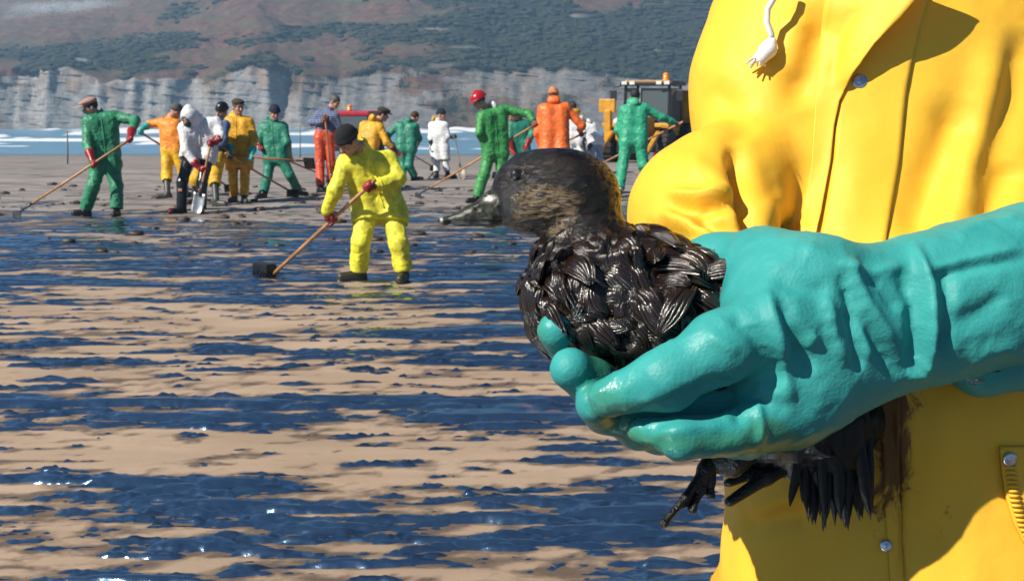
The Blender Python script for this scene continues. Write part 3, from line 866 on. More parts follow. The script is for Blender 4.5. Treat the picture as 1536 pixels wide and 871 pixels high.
    for k, (q, t, a_, kn) in enumerate(zip((fa, fb), toes, an, (ka, kb))):
        S = SDF()
        S.cap(q + ZUP * 0.052 - t * 0.055, q + ZUP * 0.045 + t * 0.15, 0.050, 0.046, 0.03)
        S.cap(q + ZUP * 0.02 - t * 0.06, q + ZUP * 0.02 + t * 0.15, 0.048, 0.045, 0.01)
        sh = nrm(kn - a_); S.cap(a_, a_ + sh * bt[1], 0.052, 0.062, 0.03)
        S.cut(q + ZUP * -0.002, -ZUP); S.cut(a_ + sh * bt[1], sh)
        V, Q = S.mesh(min(h, 0.012)); V = smooth(V, Q, 1, 0.3)
        ob = mk('boot', V, Q, bt[0], root)
        if len(bt) > 2:
            m = MB(); m.tube([a_ + sh * 0.03, a_ + sh * 0.06, a_ + sh * 0.09], [0.062, 0.066, 0.06], 14); m.build('sock', bt[2], root, True)
        if s.get('redtoe'):
            S = SDF(); S.ell(q + ZUP * 0.045 + t * 0.165, np.array([t, np.cross(ZUP, t), ZUP]), (0.05, 0.054, 0.046), 0.01); S.cut(q, -ZUP); V, Q = S.mesh(0.009); mk('toe_cap', V, Q, M_REDG, ob, base=base)
    # ---- gloves
    if gl is not None:
        for hd, e in zip(hands, (ea, eb)):
            S = SDF(); wr = hd[4]
            if hd[0] == 'grip':
                hand_sdf(S, hd[1], hd[2], hd[3], 1.12); S.cap(hd[1] + hd[3] * 0.045, wr, 0.036, 0.04, 0.02)
            else:
                open_hand_sdf(S, hd[1], hd[2], RT + ZUP * 0.1, 1.15)
            cfl = s.get('cufflen', 0.09); S.cap(wr, wr + nrm(e - wr) * cfl, 0.040, 0.044 if cfl <= 0.07 else 0.074, 0.02)
            V, Q = S.mesh(0.008); mk('glove', V, Q, gl, root)
    # ---- headwear
    for it in s['hat']:
        S = SDF(); kind, mat = it
        if kind == 'beanie':
            S.ell(H(0, -0.012, 0.04), R, np.array([0.092, 0.113, 0.108]) * hs, 0.01)
            S.cut(H(0, 0, 0.012), -nrm(u - f * 0.16))
            for t in np.linspace(0, 2 * math.pi, 17)[:-1]:
                q = lambda t: H(0.086 * math.cos(t), -0.012 + 0.104 * math.sin(t), 0.035 + 0.017 * math.sin(t))
                S.cap(q(t), q(t + 0.4), 0.017, 0.017, 0.012)
        elif kind == 'cap':
            S.ell(H(0, -0.008, 0.082), R, np.array([0.096, 0.122, 0.058]) * hs, 0.02)
            S.ell(H(0, 0.045, 0.094), R, np.array([0.085, 0.082, 0.036]) * hs, 0.02)
            S.ell(H(0, 0.122, 0.056), R, np.array([0.068, 0.06, 0.012]) * hs, 0.012)
            S.cut(H(0, 0, 0.042), -nrm(u))
        elif kind == 'helmet':
            S.ell(H(0, -0.01, 0.052), R, np.array([0.116, 0.142, 0.122]) * hs, 0.01)
            S.poly([H(0, 0.10, 0.135), H(0, -0.01, 0.174), H(0, -0.11, 0.135)], [0.012, 0.016, 0.012], 0.02)
            S.cut(H(0, 0, 0.046), -u)
            S.ell(H(0, 0.0, 0.05), R, np.array([0.125, 0.155, 0.012]) * hs, 0.012)
            S.ell(H(0, 0.13, 0.044), R, np.array([0.085, 0.075, 0.013]) * hs, 0.012)
        elif kind == 'hair':
            S.ell(H(0, -0.014, 0.036), R, np.array([0.086, 0.104, 0.098]) * hs, 0.02)
            S.ell(H(0, 0.105, -0.035), R, np.array([0.085, 0.085, 0.085]) * hs, 0.01, 's')
            S.cut(H(0, -0.05, -0.075), -u)
        elif kind == 'hood':
            S.ell(H(0, -0.025, 0.015), R, np.array([0.122, 0.142, 0.15]) * hs, 0.03)
            S.ell(H(0, -0.07, 0.12), R, np.array([0.05, 0.05, 0.06]) * hs, 0.05)
            S.cap(H(0, -0.05, -0.09), neck, 0.12, 0.11, 0.06)
            S.ell(H(0, 0.135, -0.02), R, np.array([0.072, 0.095, 0.092]) * hs, 0.02, 's')
        elif kind == 'hoodback':
            S.ell(neck - f * 0.095 + u * 0.015, R, (0.125, 0.06, 0.075), 0.04); S.ell(neck - f * 0.085 + u * 0.07, R, (0.11, 0.05, 0.035), 0.03)
        elif kind == 'mask':
            S.ell(H(0, 0.085, -0.045), R, np.array([0.066, 0.045, 0.06]) * hs, 0.02)
        V, Q = S.mesh(0.010 if kind != 'cap' else 0.008); V = smooth(V, Q, 1, 0.4)
        if kind in ('hood', 'hoodback'): V = crease(V, Q, seed, 0.010)
        if kind == 'hair': V = crease(V, Q, seed, 0.008, 3)
        nm = {'helmet': 'hard_hat', 'hoodback': 'hood', 'mask': 'face_mask', 'cap': 'flat_cap'}.get(kind, kind)
        mk(nm, V, Q, mat, root)
    for fn in s.get('extra', ()): fn(root, dict(J=J, neck=neck, u=u, f=f, r=r, ch=ch, pel=pel, ha=ha, hb=hb, ka=ka, kb=kb, an=an, head=head, H=H))
    return root
def D_of(*pts): return depth(np.mean([hit(*p) for p in pts], 0))
def line(D, a, b, ground=True):
    """tool line from pixel a (x, y, dz) to b; b on the sand when ground"""
    A = W(a[0], a[1], D + a[2])
    B = hit(b[0], b[1]) if ground else W(b[0], b[1], D + b[2])
    return A, B
GREEN = cloth('green coverall', (0.030, 0.235, 0.115), 0.52, 0.15, spec=0.45)
GREEN2 = cloth('leaf green coverall', (0.045, 0.27, 0.07), 0.52, 0.1, spec=0.45)
TEAL = cloth('sea green suit', (0.02, 0.21, 0.135), 0.52, 0.25, spec=0.45)
AQUA = cloth('aqua green coverall', (0.035, 0.36, 0.20), 0.52, 0.1, spec=0.45)
LEMON = cloth('lemon yellow oilskin', (0.80, 0.74, 0.05), 0.6, 0.32)
YELL = cloth('golden oilskin', (0.72, 0.37, 0.012), 0.55, 0.15)
YTRO = cloth('yellow oilskin trousers', (0.80, 0.45, 0.012), 0.55, 0.15)
ORNG = cloth('orange jacket', (0.85, 0.26, 0.015), 0.5, 0.1)
ORN2 = cloth('bright orange coat', (0.84, 0.16, 0.025), 0.48, 0.1)
CORAL = cloth('orange red trousers', (0.66, 0.085, 0.03), 0.48, 0.25)
DRED = cloth('dark red suit', (0.26, 0.010, 0.018), 0.4, 0.1)
WHITE = cloth('white paper suit', (0.74, 0.75, 0.76), 0.65, 0.12, var=0.05)
WHITEC = cloth('white suit', (0.74, 0.75, 0.76), 0.65, 0.0, var=0.05)
PBLUE = cloth('pale blue trousers', (0.32, 0.42, 0.58), 0.65, 0.1)
NAVY = cloth('navy wool', (0.010, 0.014, 0.035), 0.9, bump=0.6, scale=40)
BLKW = cloth('black wool', (0.007, 0.007, 0.007), 0.9, bump=0.6, scale=40)
GREYW = cloth('grey wool', (0.10, 0.10, 0.09), 0.9, bump=0.6, scale=40)
TWEED = cloth('pinkish tweed', (0.42, 0.24, 0.20), 0.85, scale=40)
BRCAP = cloth('brown cap', (0.045, 0.036, 0.024), 0.85, scale=40)
VESTM = cloth('black vest', (0.012, 0.014, 0.014), 0.5)
SHIRT = cloth('blue shirt', (0.09, 0.16, 0.32), 0.8)
RUBB = cloth('black waders rubber', (0.012, 0.014, 0.014), 0.25, bump=0.15)
REDHAT = plain('red hard hat', (0.42, 0.012, 0.022), 0.25, bump=0.02)
ORCAP = cloth('orange cap', (0.55, 0.20, 0.06), 0.8)
PINK = cloth('crimson trousers', (0.50, 0.04, 0.05), 0.5)
def check_mat():
    t = NT('checked shirt'); v = t.coord(); sep = t.n('ShaderNodeSeparateXYZ'); t.l(v, sep.inputs[0])
    fx = t.math('FRACT', t.math('MULTIPLY', t.math('ADD', sep.outputs[0], sep.outputs[1]), 24)); fz = t.math('FRACT', t.math('MULTIPLY', sep.outputs[2], 24))
    a = t.math('MAXIMUM', t.math('GREATER_THAN', fx, 0.74), t.math('GREATER_THAN', fz, 0.74))
    return t.out(t.mix(t.math('MULTIPLY', a, 0.42), (0.045, 0.075, 0.19), (0.42, 0.44, 0.52)), 0.8)
CHECK = check_mat()

# --- A: pale cap, green coverall, hoe reaching to the left
D = D_of((124, 325), (175, 325)); T = line(D, (197, 208, -0.30), (27, 327, 0))
tool('hoe', *T, 'wooden-handled hoe with a dark blade held by the worker in the pinkish cap')
person(dict(label='worker in pinkish flat cap, green coverall and long red gloves drawing a hoe', zip=0.95, h=0.012, head=(136, 161, -0.08), neck=(149, 174, 0), look=(-0.83, -0.42, -0.36),
    sh=((132, 183, -0.12), (172, 175, 0.06)), el=((131, 216, -0.22), (203, 181, -0.02)), hand=(0.33, 0.01), tool=T, hip=((148, 246, -0.03), (168, 246, 0.04)),
    kn=((139, 282, -0.1), (175, 280, -0.04)), ft=((127, 323), (175, 324)), toe=((-0.95, -0.35), (0.05, -1)), g=1.08,
    wear=[('coverall', GREEN, dict(cuff=0.88, fat=0.012, amp=0.02))], boot=(M_BOOT, 0.16, WHITEC), hat=[('cap', TWEED), ('hair', M_HAIRD)], cufflen=0.15))
# --- B: orange jacket, seen from behind, rake to the right
D = D_of((250, 298), (280, 297)); T = line(D, (211, 199, -0.02), (345, 289, 0))
tool('scraper', *T, 'wooden scraper handle held in teal gloves by the worker in the orange jacket')
person(dict(label='worker in grey wool hat, orange jacket, yellow trousers and teal gloves', head=(264, 167, 0.02), neck=(256, 178, 0.05), look=(0.62, 0.55, -0.45),
    sh=((244, 184, 0.06), (264, 186, -0.02)), el=((225, 186, 0.1), (272, 208, -0.05)), hand=(0.0, 0.38), tool=T, hip=((252, 226, 0.03), (266, 226, 0)),
    kn=((250, 262, 0), (276, 262, 0.05)), ft=((250, 298), (280, 296)), toe=((-0.9, -0.3), (0.3, 0.5)), glove=M_TEALG,
    wear=[('jacket', ORNG, dict(hem=0.0)), ('trousers', YTRO, dict(cuff=0.28, fat=0.02))], boot=(M_WELLY, 0.34), hat=[('beanie', GREYW)]))
# --- C: white hooded jacket, black waders, spade
D = D_of((271, 321), (301, 321)); T = line(D, (316, 214, -0.16), (294, 322, 0))
tool('spade', *T, 'spade with a pale steel blade held upright by the white-hooded worker')
def wader_patches(root, k):
    for q, kn in ((k['an'][0], k['ka']), (k['an'][1], k['kb'])):
        c = q + 0.72 * (kn - q) - np.array([0.0, 0.094, 0])
        m = MB(); m.box(c, (0.03, 0.012, 0.022), None, 0.006); m.build('knee_patch', cloth('faded red patch', (0.55, 0.22, 0.18), 0.6), root)
person(dict(label='worker in white hooded jacket, dark face mask and black waders digging with a spade', zip=0.95, h=0.012, head=(284, 177, -0.22), neck=(296, 180, -0.1), look=(-0.38, -0.80, -0.46),
    sh=((276, 192, -0.16), (325, 184, 0.02)), el=((278, 226, -0.24), (331, 204, -0.12)), hand=(0.38, 0.0), tool=T, hip=((285, 232, 0.02), (312, 232, 0.05)),
    kn=((273, 274, -0.06), (303, 274, -0.06)), ft=((271, 320), (302, 320)), toe=((-0.75, -0.65), (0.2, -1)), g=1.06, redtoe=True, extra=[wader_patches],
    wear=[('jacket', WHITE, dict(hem=0.12, fat=0.015, amp=0.018)), ('waders', RUBB, dict(amp=0.010))], boot=(M_BOOT, 0.3), hat=[('hood', WHITE), ('mask', VESTM)]))
# --- D: black hat, blue shirt, dark vest, yellow trousers
D = D_of((327, 309), (292, 306)); T = line(D, (338, 230, -0.25), (439, 297, 0))
tool('scraper', *T, 'scraper with orange wood handle and black blade held by the worker in the black hat')
person(dict(label='worker in black hat, blue shirt, black vest and yellow trousers tucked into grey boots', head=(333, 166, -0.05), neck=(328, 178, 0.02), look=(-0.5, -0.75, -0.4),
    sh=((312, 186, 0.05), (338, 188, -0.05)), el=((316, 214, 0.05), (334, 214, -0.16)), hand=((318, 232, -0.1), 0.06), tool=T, hip=((312, 234, 0.05), (328, 234, -0.02)),
    kn=((294, 268, 0.06), (322, 268, -0.02)), ft=((291, 306), (326, 309)), toe=((-0.4, -0.8), (0.95, -0.3)), glove=M_DARKG,
    wear=[('jacket', SHIRT, dict(hem=0.0, fat=-0.01)), ('vest', VESTM), ('trousers', YTRO, dict(cuff=0.22, fat=0.025))], boot=(M_WELLY, 0.36), hat=[('beanie', M_BLACK), ('hair', M_HAIRD)], cufflen=0.2))
# --- E: golden oilskin, brown cap
D = D_of((351, 304), (368, 305)); T = line(D, (341, 232, -0.26), (463, 251, -0.3), False)
tool('scraper', *T, 'scraper lifted off the sand by the worker in the golden oilskins', hmat=plain('red brown handle', (0.34, 0.13, 0.06), 0.5))
person(dict(label='moustached worker in brown cap and golden yellow oilskins with a teal glove', zip=0.95, h=0.0135, head=(357, 161, -0.06), neck=(356, 175, 0.02), look=(0.62, -0.75, -0.15), tache=True,
    sh=((343, 183, -0.02), (373, 183, 0.0)), el=((340, 209, -0.1), (382, 209, -0.06)), hand=(0.03, 0.28), tool=T, hip=((349, 236, 0), (368, 236, 0)),
    kn=((350, 270, -0.04), (367, 270, -0.06)), ft=((351, 303), (367, 305)), toe=((-0.2, -1), (0.4, -0.9)), glove=M_TEALG,
    wear=[('jacket', YELL, dict(hem=0.42, fat=0.015, hood=True)), ('trousers', YELL, dict(cuff=0.86))], boot=(M_WELLY, 0.2), hat=[('cap', BRCAP), ('hair', M_HAIRG)]))
# --- F: sea green suit, navy beanie
D = D_of((394, 298), (450, 294)); T = line(D, (390, 223, -0.22), (496, 274, 0))
tool('scraper', *T, 'scraper with a wooden handle held in red gloves by the navy beanie worker', hmat=plain('red brown handle', (0.34, 0.13, 0.06), 0.5))
person(dict(label='worker in navy beanie and open green suit standing with legs apart', zip=0.95, h=0.0135, head=(412, 169, -0.1), neck=(410, 181, 0), look=(0.38, -0.85, -0.42),
    sh=((395, 190, 0.0), (425, 190, 0.0)), el=((388, 213, -0.08), (431, 214, -0.1)), hand=(0.02, 0.32), tool=T, hip=((405, 238, 0), (422, 238, 0)),
    kn=((401, 266, -0.06), (435, 263, -0.02)), ft=((394, 298), (449, 294)), toe=((-0.5, -0.9), (0.95, -0.35)), g=1.02,
    wear=[('coverall', TEAL, dict(cuff=0.92, fat=0.008, hood=True))], boot=(M_BOOT, 0.18), hat=[('beanie', NAVY)],
    extra=[lambda root, k: mk('neck_scarf', *(lambda S: S.mesh(0.009))(( lambda S: (S.cap(k['neck'] + k['f'] * 0.05, k['neck'] + k['f'] * 0.12 - ZUP * 0.16, 0.055, 0.03, 0.02), S)[1])(SDF())), cloth('blue scarf', (0.03, 0.08, 0.28), 0.8), root)]))
# --- G: checked shirt, orange red trousers
D = D_of((482, 289), (499, 287)); T = line(D, (487, 171, -0.14), (499, 288, 0))
tool('scraper', *T, 'scraper standing upright in the hands of the worker in the checked shirt', hmat=plain('red brown handle', (0.34, 0.13, 0.06), 0.5))
person(dict(label='grey-haired worker in blue checked shirt and orange-red trousers leaning on a pole', head=(502, 153, -0.04), neck=(494, 164, 0.0), look=(0.78, -0.42, -0.5),
    sh=((478, 171, 0.0), (503, 174, -0.03)), el=((468, 184, -0.06), (509, 192, -0.05)), hand=(0.10, 0.045), tool=T, hip=((480, 208, 0.0), (494, 208, 0.02)),
    kn=((480, 248, -0.02), (497, 248, 0.04)), ft=((482, 288), (499, 287)), toe=((0.9, -0.5), (0.9, -0.3)), glove=M_BROWNG, g=0.98,
    wear=[('jacket', CHECK, dict(hem=0.0, fat=-0.012, amp=0.01)), ('trousers', CORAL, dict(cuff=0.9, fat=0.012))], boot=(M_BOOT, 0.2), hat=[('hair', M_HAIRG)], cufflen=0.05))
# --- H: lemon yellow, black beanie, nearest of the workers
D = D_of((527, 422), (605, 423)); T = line(D, (563, 270, -0.32), (404, 417, 0))
tool('brush', *T, 'oil-clogged black broom with a wooden handle pushed by the lemon yellow worker')
person(dict(label='bending worker in black beanie and lemon yellow oilskins sweeping with red gloves', zip=0.95, h=0.011, head=(522, 211, -0.30), neck=(543, 222, -0.12), look=(-0.50, -0.52, -0.70),
    sh=((519, 245, -0.16), (583, 240, 0.03)), el=((503, 285, -0.26), (598, 268, -0.1)), hand=(0.40, 0.06), tool=T, hip=((552, 315, 0.02), (588, 317, 0.05)),
    kn=((541, 364, -0.10), (598, 366, -0.06)), ft=((535, 421), (605, 422)), toe=((-0.95, -0.35), (-0.1, -1)), g=1.05, hs=1.08,
    wear=[('jacket', LEMON, dict(hem=0.26, fat=0.012, amp=0.016)), ('trousers', LEMON, dict(cuff=0.9, fat=0.008, amp=0.018))], boot=(plain('muddy boot', (0.035, 0.03, 0.018), 0.45), 0.22), hat=[('beanie', BLKW), ('hair', M_HAIRD)], cufflen=0.06))
# --- I: golden hooded jacket behind H
person(dict(label='worker in dark peaked cap and yellow hooded jacket with crimson trousers', head=(574, 172, 0.02), neck=(564, 181, 0.04), look=(0.9, 0.25, -0.3),
    sh=((546, 188, 0.1), (570, 191, -0.06)), el=((540, 212, 0.1), (580, 214, -0.1)), hand=((550, 228, 0), (594, 226, -0.05)), hip=((540, 232, 0.04), (556, 232, -0.02)),
    kn=((534, 258, 0.02), (552, 258, 0.0)), ft=((534, 288), (554, 287)), toe=((0.9, -0.2), (0.9, 0)), glove=M_BROWNG,
    wear=[('jacket', YELL, dict(hem=0.2, hood=True)), ('trousers', PINK, dict(cuff=0.6))], boot=(M_WELLY, 0.24), hat=[('cap', BRCAP), ('hoodback', YELL), ('hair', M_HAIRD)]))
# --- J: sea green suit seen from behind
D = D_of((604, 272), (624, 271)); T = line(D, (584, 211, 0.12), (650, 256, 0))
tool('scraper', *T, 'grey-handled scraper held by the stooping worker in the sea green suit', hmat=plain('grey handle', (0.16, 0.15, 0.14), 0.5))
person(dict(label='stooping worker in sea green suit seen from behind, head turned away', head=(622, 176, 0.18), neck=(614, 183, 0.1), look=(0.5, 0.75, -0.5),
    sh=((597, 188, 0.08), (623, 190, 0.04)), el=((582, 204, 0.1), (629, 208, 0.16)), hand=(0.0, 0.4), tool=T, hip=((602, 224, 0), (617, 224, 0)),
    kn=((604, 248, 0.03), (614, 248, 0.0)), ft=((604, 272), (623, 271)), toe=((0.2, 0.9), (0.9, 0.1)), g=1.0, glove=M_DARKG,
    wear=[('coverall', TEAL, dict(cuff=0.9, fat=0.012, hood=True))], boot=(M_BOOT, 0.18), hat=[('hair', cloth('brown hair', (0.07, 0.03, 0.018), 0.8))]))
# --- K: white suit, navy beanie, yellow hood, shovel
D = D_of((655, 267), (674, 267)); T = line(D, (682, 205, -0.06), (694, 270, 0))
tool('shovel', *T, 'shovel with a dull blade held by the white-suited worker in the navy beanie', hmat=plain('grey handle', (0.16, 0.15, 0.14), 0.5))
person(dict(label='worker in navy beanie and long white suit with a yellow hood leaning on a shovel', head=(662, 172, -0.02), neck=(657, 181, 0.02), look=(0.92, -0.3, -0.08),
    sh=((648, 188, 0.02), (667, 188, -0.02)), el=((646, 206, -0.06), (672, 205, -0.06)), hand=((648, 218, -0.08), 0.0), tool=T, hip=((653, 224, 0), (666, 224, 0)),
    kn=((655, 244, -0.02), (668, 244, 0)), ft=((655, 267), (673, 267)), toe=((-0.2, -0.9), (0.95, -0.2)), glove=M_DARKG,
    wear=[('jacket', WHITEC, dict(hem=0.75, fat=0.01)), ('trousers', WHITEC, dict(cuff=0.7))], boot=(M_BOOT, 0.22), hat=[('beanie', NAVY), ('hoodback', YELL)]))
# --- L: red hard hat
D = D_of((714, 304), (748, 303)); T = line(D, (803, 187, -0.1), (628, 298, 0))
tool('hoe', *T, 'hoe with a long pale wooden handle held by the worker in the red hard hat')
person(dict(label='worker in red hard hat and green coverall reaching forward with a long hoe', zip=0.95, h=0.0125, head=(719, 152, -0.10), neck=(733, 164, 0), look=(-0.80, -0.40, -0.45),
    sh=((722, 175, -0.14), (758, 165, 0.06)), el=((719, 200, -0.2), (793, 171, 0.02)), hand=(0.37, 0.0), tool=T, hip=((734, 230, 0), (752, 230, 0.05)),
    kn=((726, 262, -0.08), (752, 264, 0.02)), ft=((714, 304), (750, 303)), toe=((-0.9, -0.4), (-0.2, -1)), glove=M_BROWNG, cufflen=0.03, g=1.06,
    wear=[('coverall', GREEN2, dict(cuff=0.92, fat=0.012, amp=0.02))], boot=(M_BOOT, 0.2), hat=[('helmet', REDHAT), ('hair', M_HAIRD), ('hoodback', WHITEC)]))
# --- M: sea green suit half hidden behind L
person(dict(label='stooping worker in aqua suit and red gloves half hidden behind the red hard hat worker', head=(770, 173, -0.1), neck=(778, 180, 0), look=(-0.6, -0.6, -0.5),
    sh=((767, 187, -0.04), (790, 186, 0.04)), el=((764, 208, -0.1), (799, 200, 0.0)), hand=((768, 222, -0.15), (790, 218, -0.18)), hip=((772, 226, 0.02), (787, 226, 0.04)),
    kn=((772, 252, -0.02), (789, 252, 0.0)), ft=((772, 280), (790, 280)), toe=((-0.4, -0.9), (0.3, -0.9)),
    wear=[('coverall', TEAL, dict(cuff=0.9))], boot=(M_BOOT, 0.2), hat=[('hair', M_HAIRD)], cufflen=0.13))
# --- N: orange coat seen from behind
D = D_of((822, 297), (846, 297)); T = line(D, (878, 199, 0.1), (742, 268, 0))
tool('scraper', *T, 'dark wooden scraper handle crossing behind the orange coat', hmat=plain('red brown handle', (0.34, 0.13, 0.06), 0.5))
person(dict(label='worker in bright orange coat and orange cap seen from behind', h=0.013, head=(830, 143, 0.04), neck=(831, 154, 0.02), look=(0.1, 0.95, -0.3),
    sh=((814, 164, 0.0), (849, 162, 0.02)), el=((806, 200, 0.06), (873, 189, 0.06)), hand=((812, 222, 0.18), 0.03), tool=T, hip=((822, 226, 0), (842, 226, 0)),
    kn=((822, 262, 0), (843, 262, 0)), ft=((822, 297), (845, 297)), toe=((-0.2, 1), (0.2, 1)), glove=M_BROWNG, g=1.1, cufflen=0.03,
    wear=[('jacket', ORN2, dict(hem=0.5, fat=0.02, amp=0.014)), ('trousers', ORN2, dict(cuff=0.9))], boot=(M_BOOT, 0.2), hat=[('beanie', ORCAP), ('hair', M_HAIRG), ('hoodback', ORN2)]))
# --- O, P: white suits behind the orange coat
person(dict(label='dark-haired worker in white suit with a yellow hood beside the orange coat', head=(859, 161, 0.0), neck=(862, 170, 0.02), look=(-0.5, 0.6, -0.2),
    sh=((851, 178, 0.0), (871, 178, 0.02)), el=((848, 198, -0.04), (876, 198, 0.04)), hand=((850, 216, -0.1), (874, 214, -0.06)), hip=((855, 212, 0), (868, 212, 0)),
    kn=((855, 236, 0), (872, 236, 0)), ft=((855, 262), (880, 262)), toe=((-0.4, 0.8), (0.4, -0.8)), glove=M_DARKG,
    wear=[('coverall', WHITEC, dict(cuff=0.85))], boot=(cloth('yellow boot', (0.7, 0.42, 0.02), 0.4), 0.26), hat=[('hair', M_HAIRD), ('hoodback', YELL)]))
person(dict(label='bending worker in white jacket and pale blue trousers near the yellow machine', head=(872, 181, -0.05), neck=(880, 187, 0.0), look=(-0.7, -0.2, -0.7),
    sh=((874, 193, -0.06), (889, 189, 0.05)), el=((873, 208, -0.1), (892, 208, -0.06)), hand=((876, 222, -0.12), (883, 222, -0.12)), hip=((888, 214, 0.0), (899, 214, 0.02)),
    kn=((888, 236, -0.04), (899, 236, 0.02)), ft=((888, 260), (904, 260)), toe=((-0.8, -0.4), (-0.6, -0.5)), glove=M_DARKG,
    wear=[('jacket', WHITEC, dict(hem=0.1)), ('trousers', PBLUE, dict(cuff=0.93))], boot=(M_BOOT, 0.2), hat=[('hoodback', WHITEC), ('beanie', YELL)]))
# --- Q: aqua coverall from behind
D = D_of((928, 296), (976, 293)); T = line(D, (1024, 183, 0.05), (862, 272, 0))
tool('scraper', *T, 'wooden scraper handle held out sideways by the aqua coverall worker')
person(dict(label='worker in aqua green hooded coverall seen from behind, legs apart, reaching right', h=0.013, head=(953, 145, 0.06), neck=(951, 157, 0.02), look=(0.35, 0.85, -0.3),
    sh=((936, 165, 0.0), (967, 163, 0.03)), el=((927, 196, 0.1), (992, 176, 0.06)), hand=((938, 216, 0.25), 0.03), tool=T, hip=((940, 214, 0), (960, 214, 0)),
    kn=((934, 248, -0.02), (965, 248, 0)), ft=((928, 296), (977, 293)), toe=((-0.3, -0.9), (0.3, 0.9)), glove=M_BROWNG, g=1.1, cufflen=0.03,
    wear=[('coverall', AQUA, dict(cuff=0.84, fat=0.012, amp=0.02, hood=True))], boot=(cloth('green boot', (0.02, 0.10, 0.05), 0.4), 0.18, WHITEC), hat=[('hair', M_HAIRD), ('hoodback', AQUA)]))
# --- R: dark red suit by the loader
person(dict(label='stooping worker in dark red suit beside the yellow machine', h=0.018, head=(984, 171, -0.1), neck=(989, 177, 0), look=(-0.5, -0.6, -0.5),
    sh=((981, 183, -0.05), (996, 182, 0.05)), el=((980, 196, -0.12), (1001, 194, 0.0)), hand=((986, 204, -0.2), (996, 203, -0.2)), hip=((984, 207, 0), (994, 207, 0.02)),
    kn=((982, 223, -0.05), (993, 223, 0.02)), ft=((982, 240), (997, 240)), toe=((-0.6, -0.7), (0.3, -0.8)), glove=M_DARKG,
    wear=[('coverall', DRED, dict(cuff=0.93))], boot=(M_BOOT, 0.18), hat=[('hair', M_HAIRD)]))

# ================================================================== machines behind the workers
M_YPAINT = plain('machine yellow', (0.62, 0.30, 0.02), 0.4, var=0.12, scale=4)
M_TYRE = plain('tyre', (0.03, 0.027, 0.024), 0.8, var=0.3)
M_RIM = plain('muddy rim', (0.30, 0.17, 0.10), 0.6, var=0.3, scale=5)
M_FRAME = plain('cab frame', (0.02, 0.02, 0.02), 0.4)
M_AMBER = plain('amber lens', (0.85, 0.26, 0.01), 0.2)
M_LAMP = plain('lamp lens', (0.75, 0.75, 0.72), 0.15)
tg = NT('cab glass'); M_GLASS = tg.out((0.35, 0.45, 0.5), 0.05, None, **{'Transmission Weight': 0.75, 'IOR': 1.2})
M_RPAINT = plain('machine red', (0.45, 0.02, 0.04), 0.35, var=0.1, scale=4)
def local(c, yaw):
    fwd = np.array([math.sin(yaw), math.cos(yaw), 0]); sd = np.array([fwd[1], -fwd[0], 0])
    ax = np.array([sd, fwd, ZUP])
    return (lambda p: np.asarray(c) + np.asarray(p, float) @ ax), ax
def wheel(root, P, ax, c, rad, wid, rimm):
    wa = np.array([ax[1], ax[2], ax[0]])
    m = MB(); m.lathe([(rad * 0.55, -wid), (rad * 0.9, -wid), (rad, -wid * 0.7), (rad, wid * 0.7), (rad * 0.9, wid), (rad * 0.55, wid), (rad * 0.5, 0)], 32, P(c), wa)
    for k in range(20):
        t = 2 * math.pi * k / 20; cc = P(c) + wa[0] * rad * math.cos(t) + wa[1] * rad * math.sin(t)
        er = wa[0] * math.cos(t) + wa[1] * math.sin(t); et = np.cross(wa[2], er)
        m.box(cc, (0.035, 0.03, wid * 0.8), np.array([er, nrm(et + 0.0), wa[2]]))
    w = m.build('wheel', M_TYRE, root)
    m = MB(); m.lathe([(0.0001, wid * 0.55), (rad * 0.25, wid * 0.6), (rad * 0.3, wid * 0.4), (rad * 0.52, wid * 0.75), (rad * 0.57, wid * 0.98), (rad * 0.57, -wid * 0.98), (rad * 0.52, -wid * 0.75), (rad * 0.3, -wid * 0.4), (0.0001, -wid * 0.55)], 28, P(c), wa)
    m.build('rim', rimm, w, True, base=np.array(root.location))
def beacon(root, p, s=1.0):
    m = MB(); m.lathe([(0.085 * s, 0), (0.085 * s, 0.04 * s), (0.07 * s, 0.05 * s), (0.07 * s, 0.15 * s), (0.05 * s, 0.19 * s), (0.0001, 0.2 * s)], 16, p); m.build('beacon', M_AMBER, root, True)
# --- yellow loader
g0 = hit(975, 242.5); dd = depth(g0)
root = empty('loader', g0, 'yellow wheeled loader with black cab and amber beacon behind the aqua coverall worker', 'loader')
P, AX = local(g0, math.radians(180 + 24))
def lbox(name, mat, c, half, bev=0.03, par=None):
    m = MB(); m.box(P(c), half, AX, bev); return m.build(name, mat, par or root, base=g0)
lbox('chassis', M_FRAME, (0, 0.2, 0.62), (0.5, 2.2, 0.22))
lbox('bonnet', M_YPAINT, (0.12, 1.45, 1.25), (0.48, 0.85, 0.42), 0.08)
lbox('grille', M_FRAME, (0.12, 2.31, 1.25), (0.38, 0.02, 0.3), 0.01)
for x in (-0.3, 0.54):
    m = MB(); m.lathe([(0.11, 0), (0.11, 0.05), (0.0001, 0.06)], 14, P((x, 2.32, 1.5)), np.array([AX[0], AX[2], -AX[1] * -1])); m.build('headlight', M_LAMP, root, True)
lbox('engine_cover', M_YPAINT, (-0.15, -1.75, 1.75), (1.15, 0.62, 0.85), 0.08)
lbox('fender', M_YPAINT, (0.98, 1.3, 1.38), (0.26, 0.62, 0.07), 0.03); lbox('fender', M_YPAINT, (-0.98, 1.3, 1.38), (0.26, 0.62, 0.07), 0.03)
lbox('lamp_bracket', M_YPAINT, (1.05, 1.85, 2.05), (0.3, 0.08, 0.24), 0.03)
lbox('side_panel', M_YPAINT, (1.0, 1.9, 1.35), (0.12, 0.12, 0.55), 0.03)
m = MB(); m.tube([P((-0.86, 1.9, 1.1)), P((-0.86, 3.0, 0.55)), P((-0.86, 3.3, 0.4))], 0.1, 8); m.build('lift_arm', M_YPAINT, root)
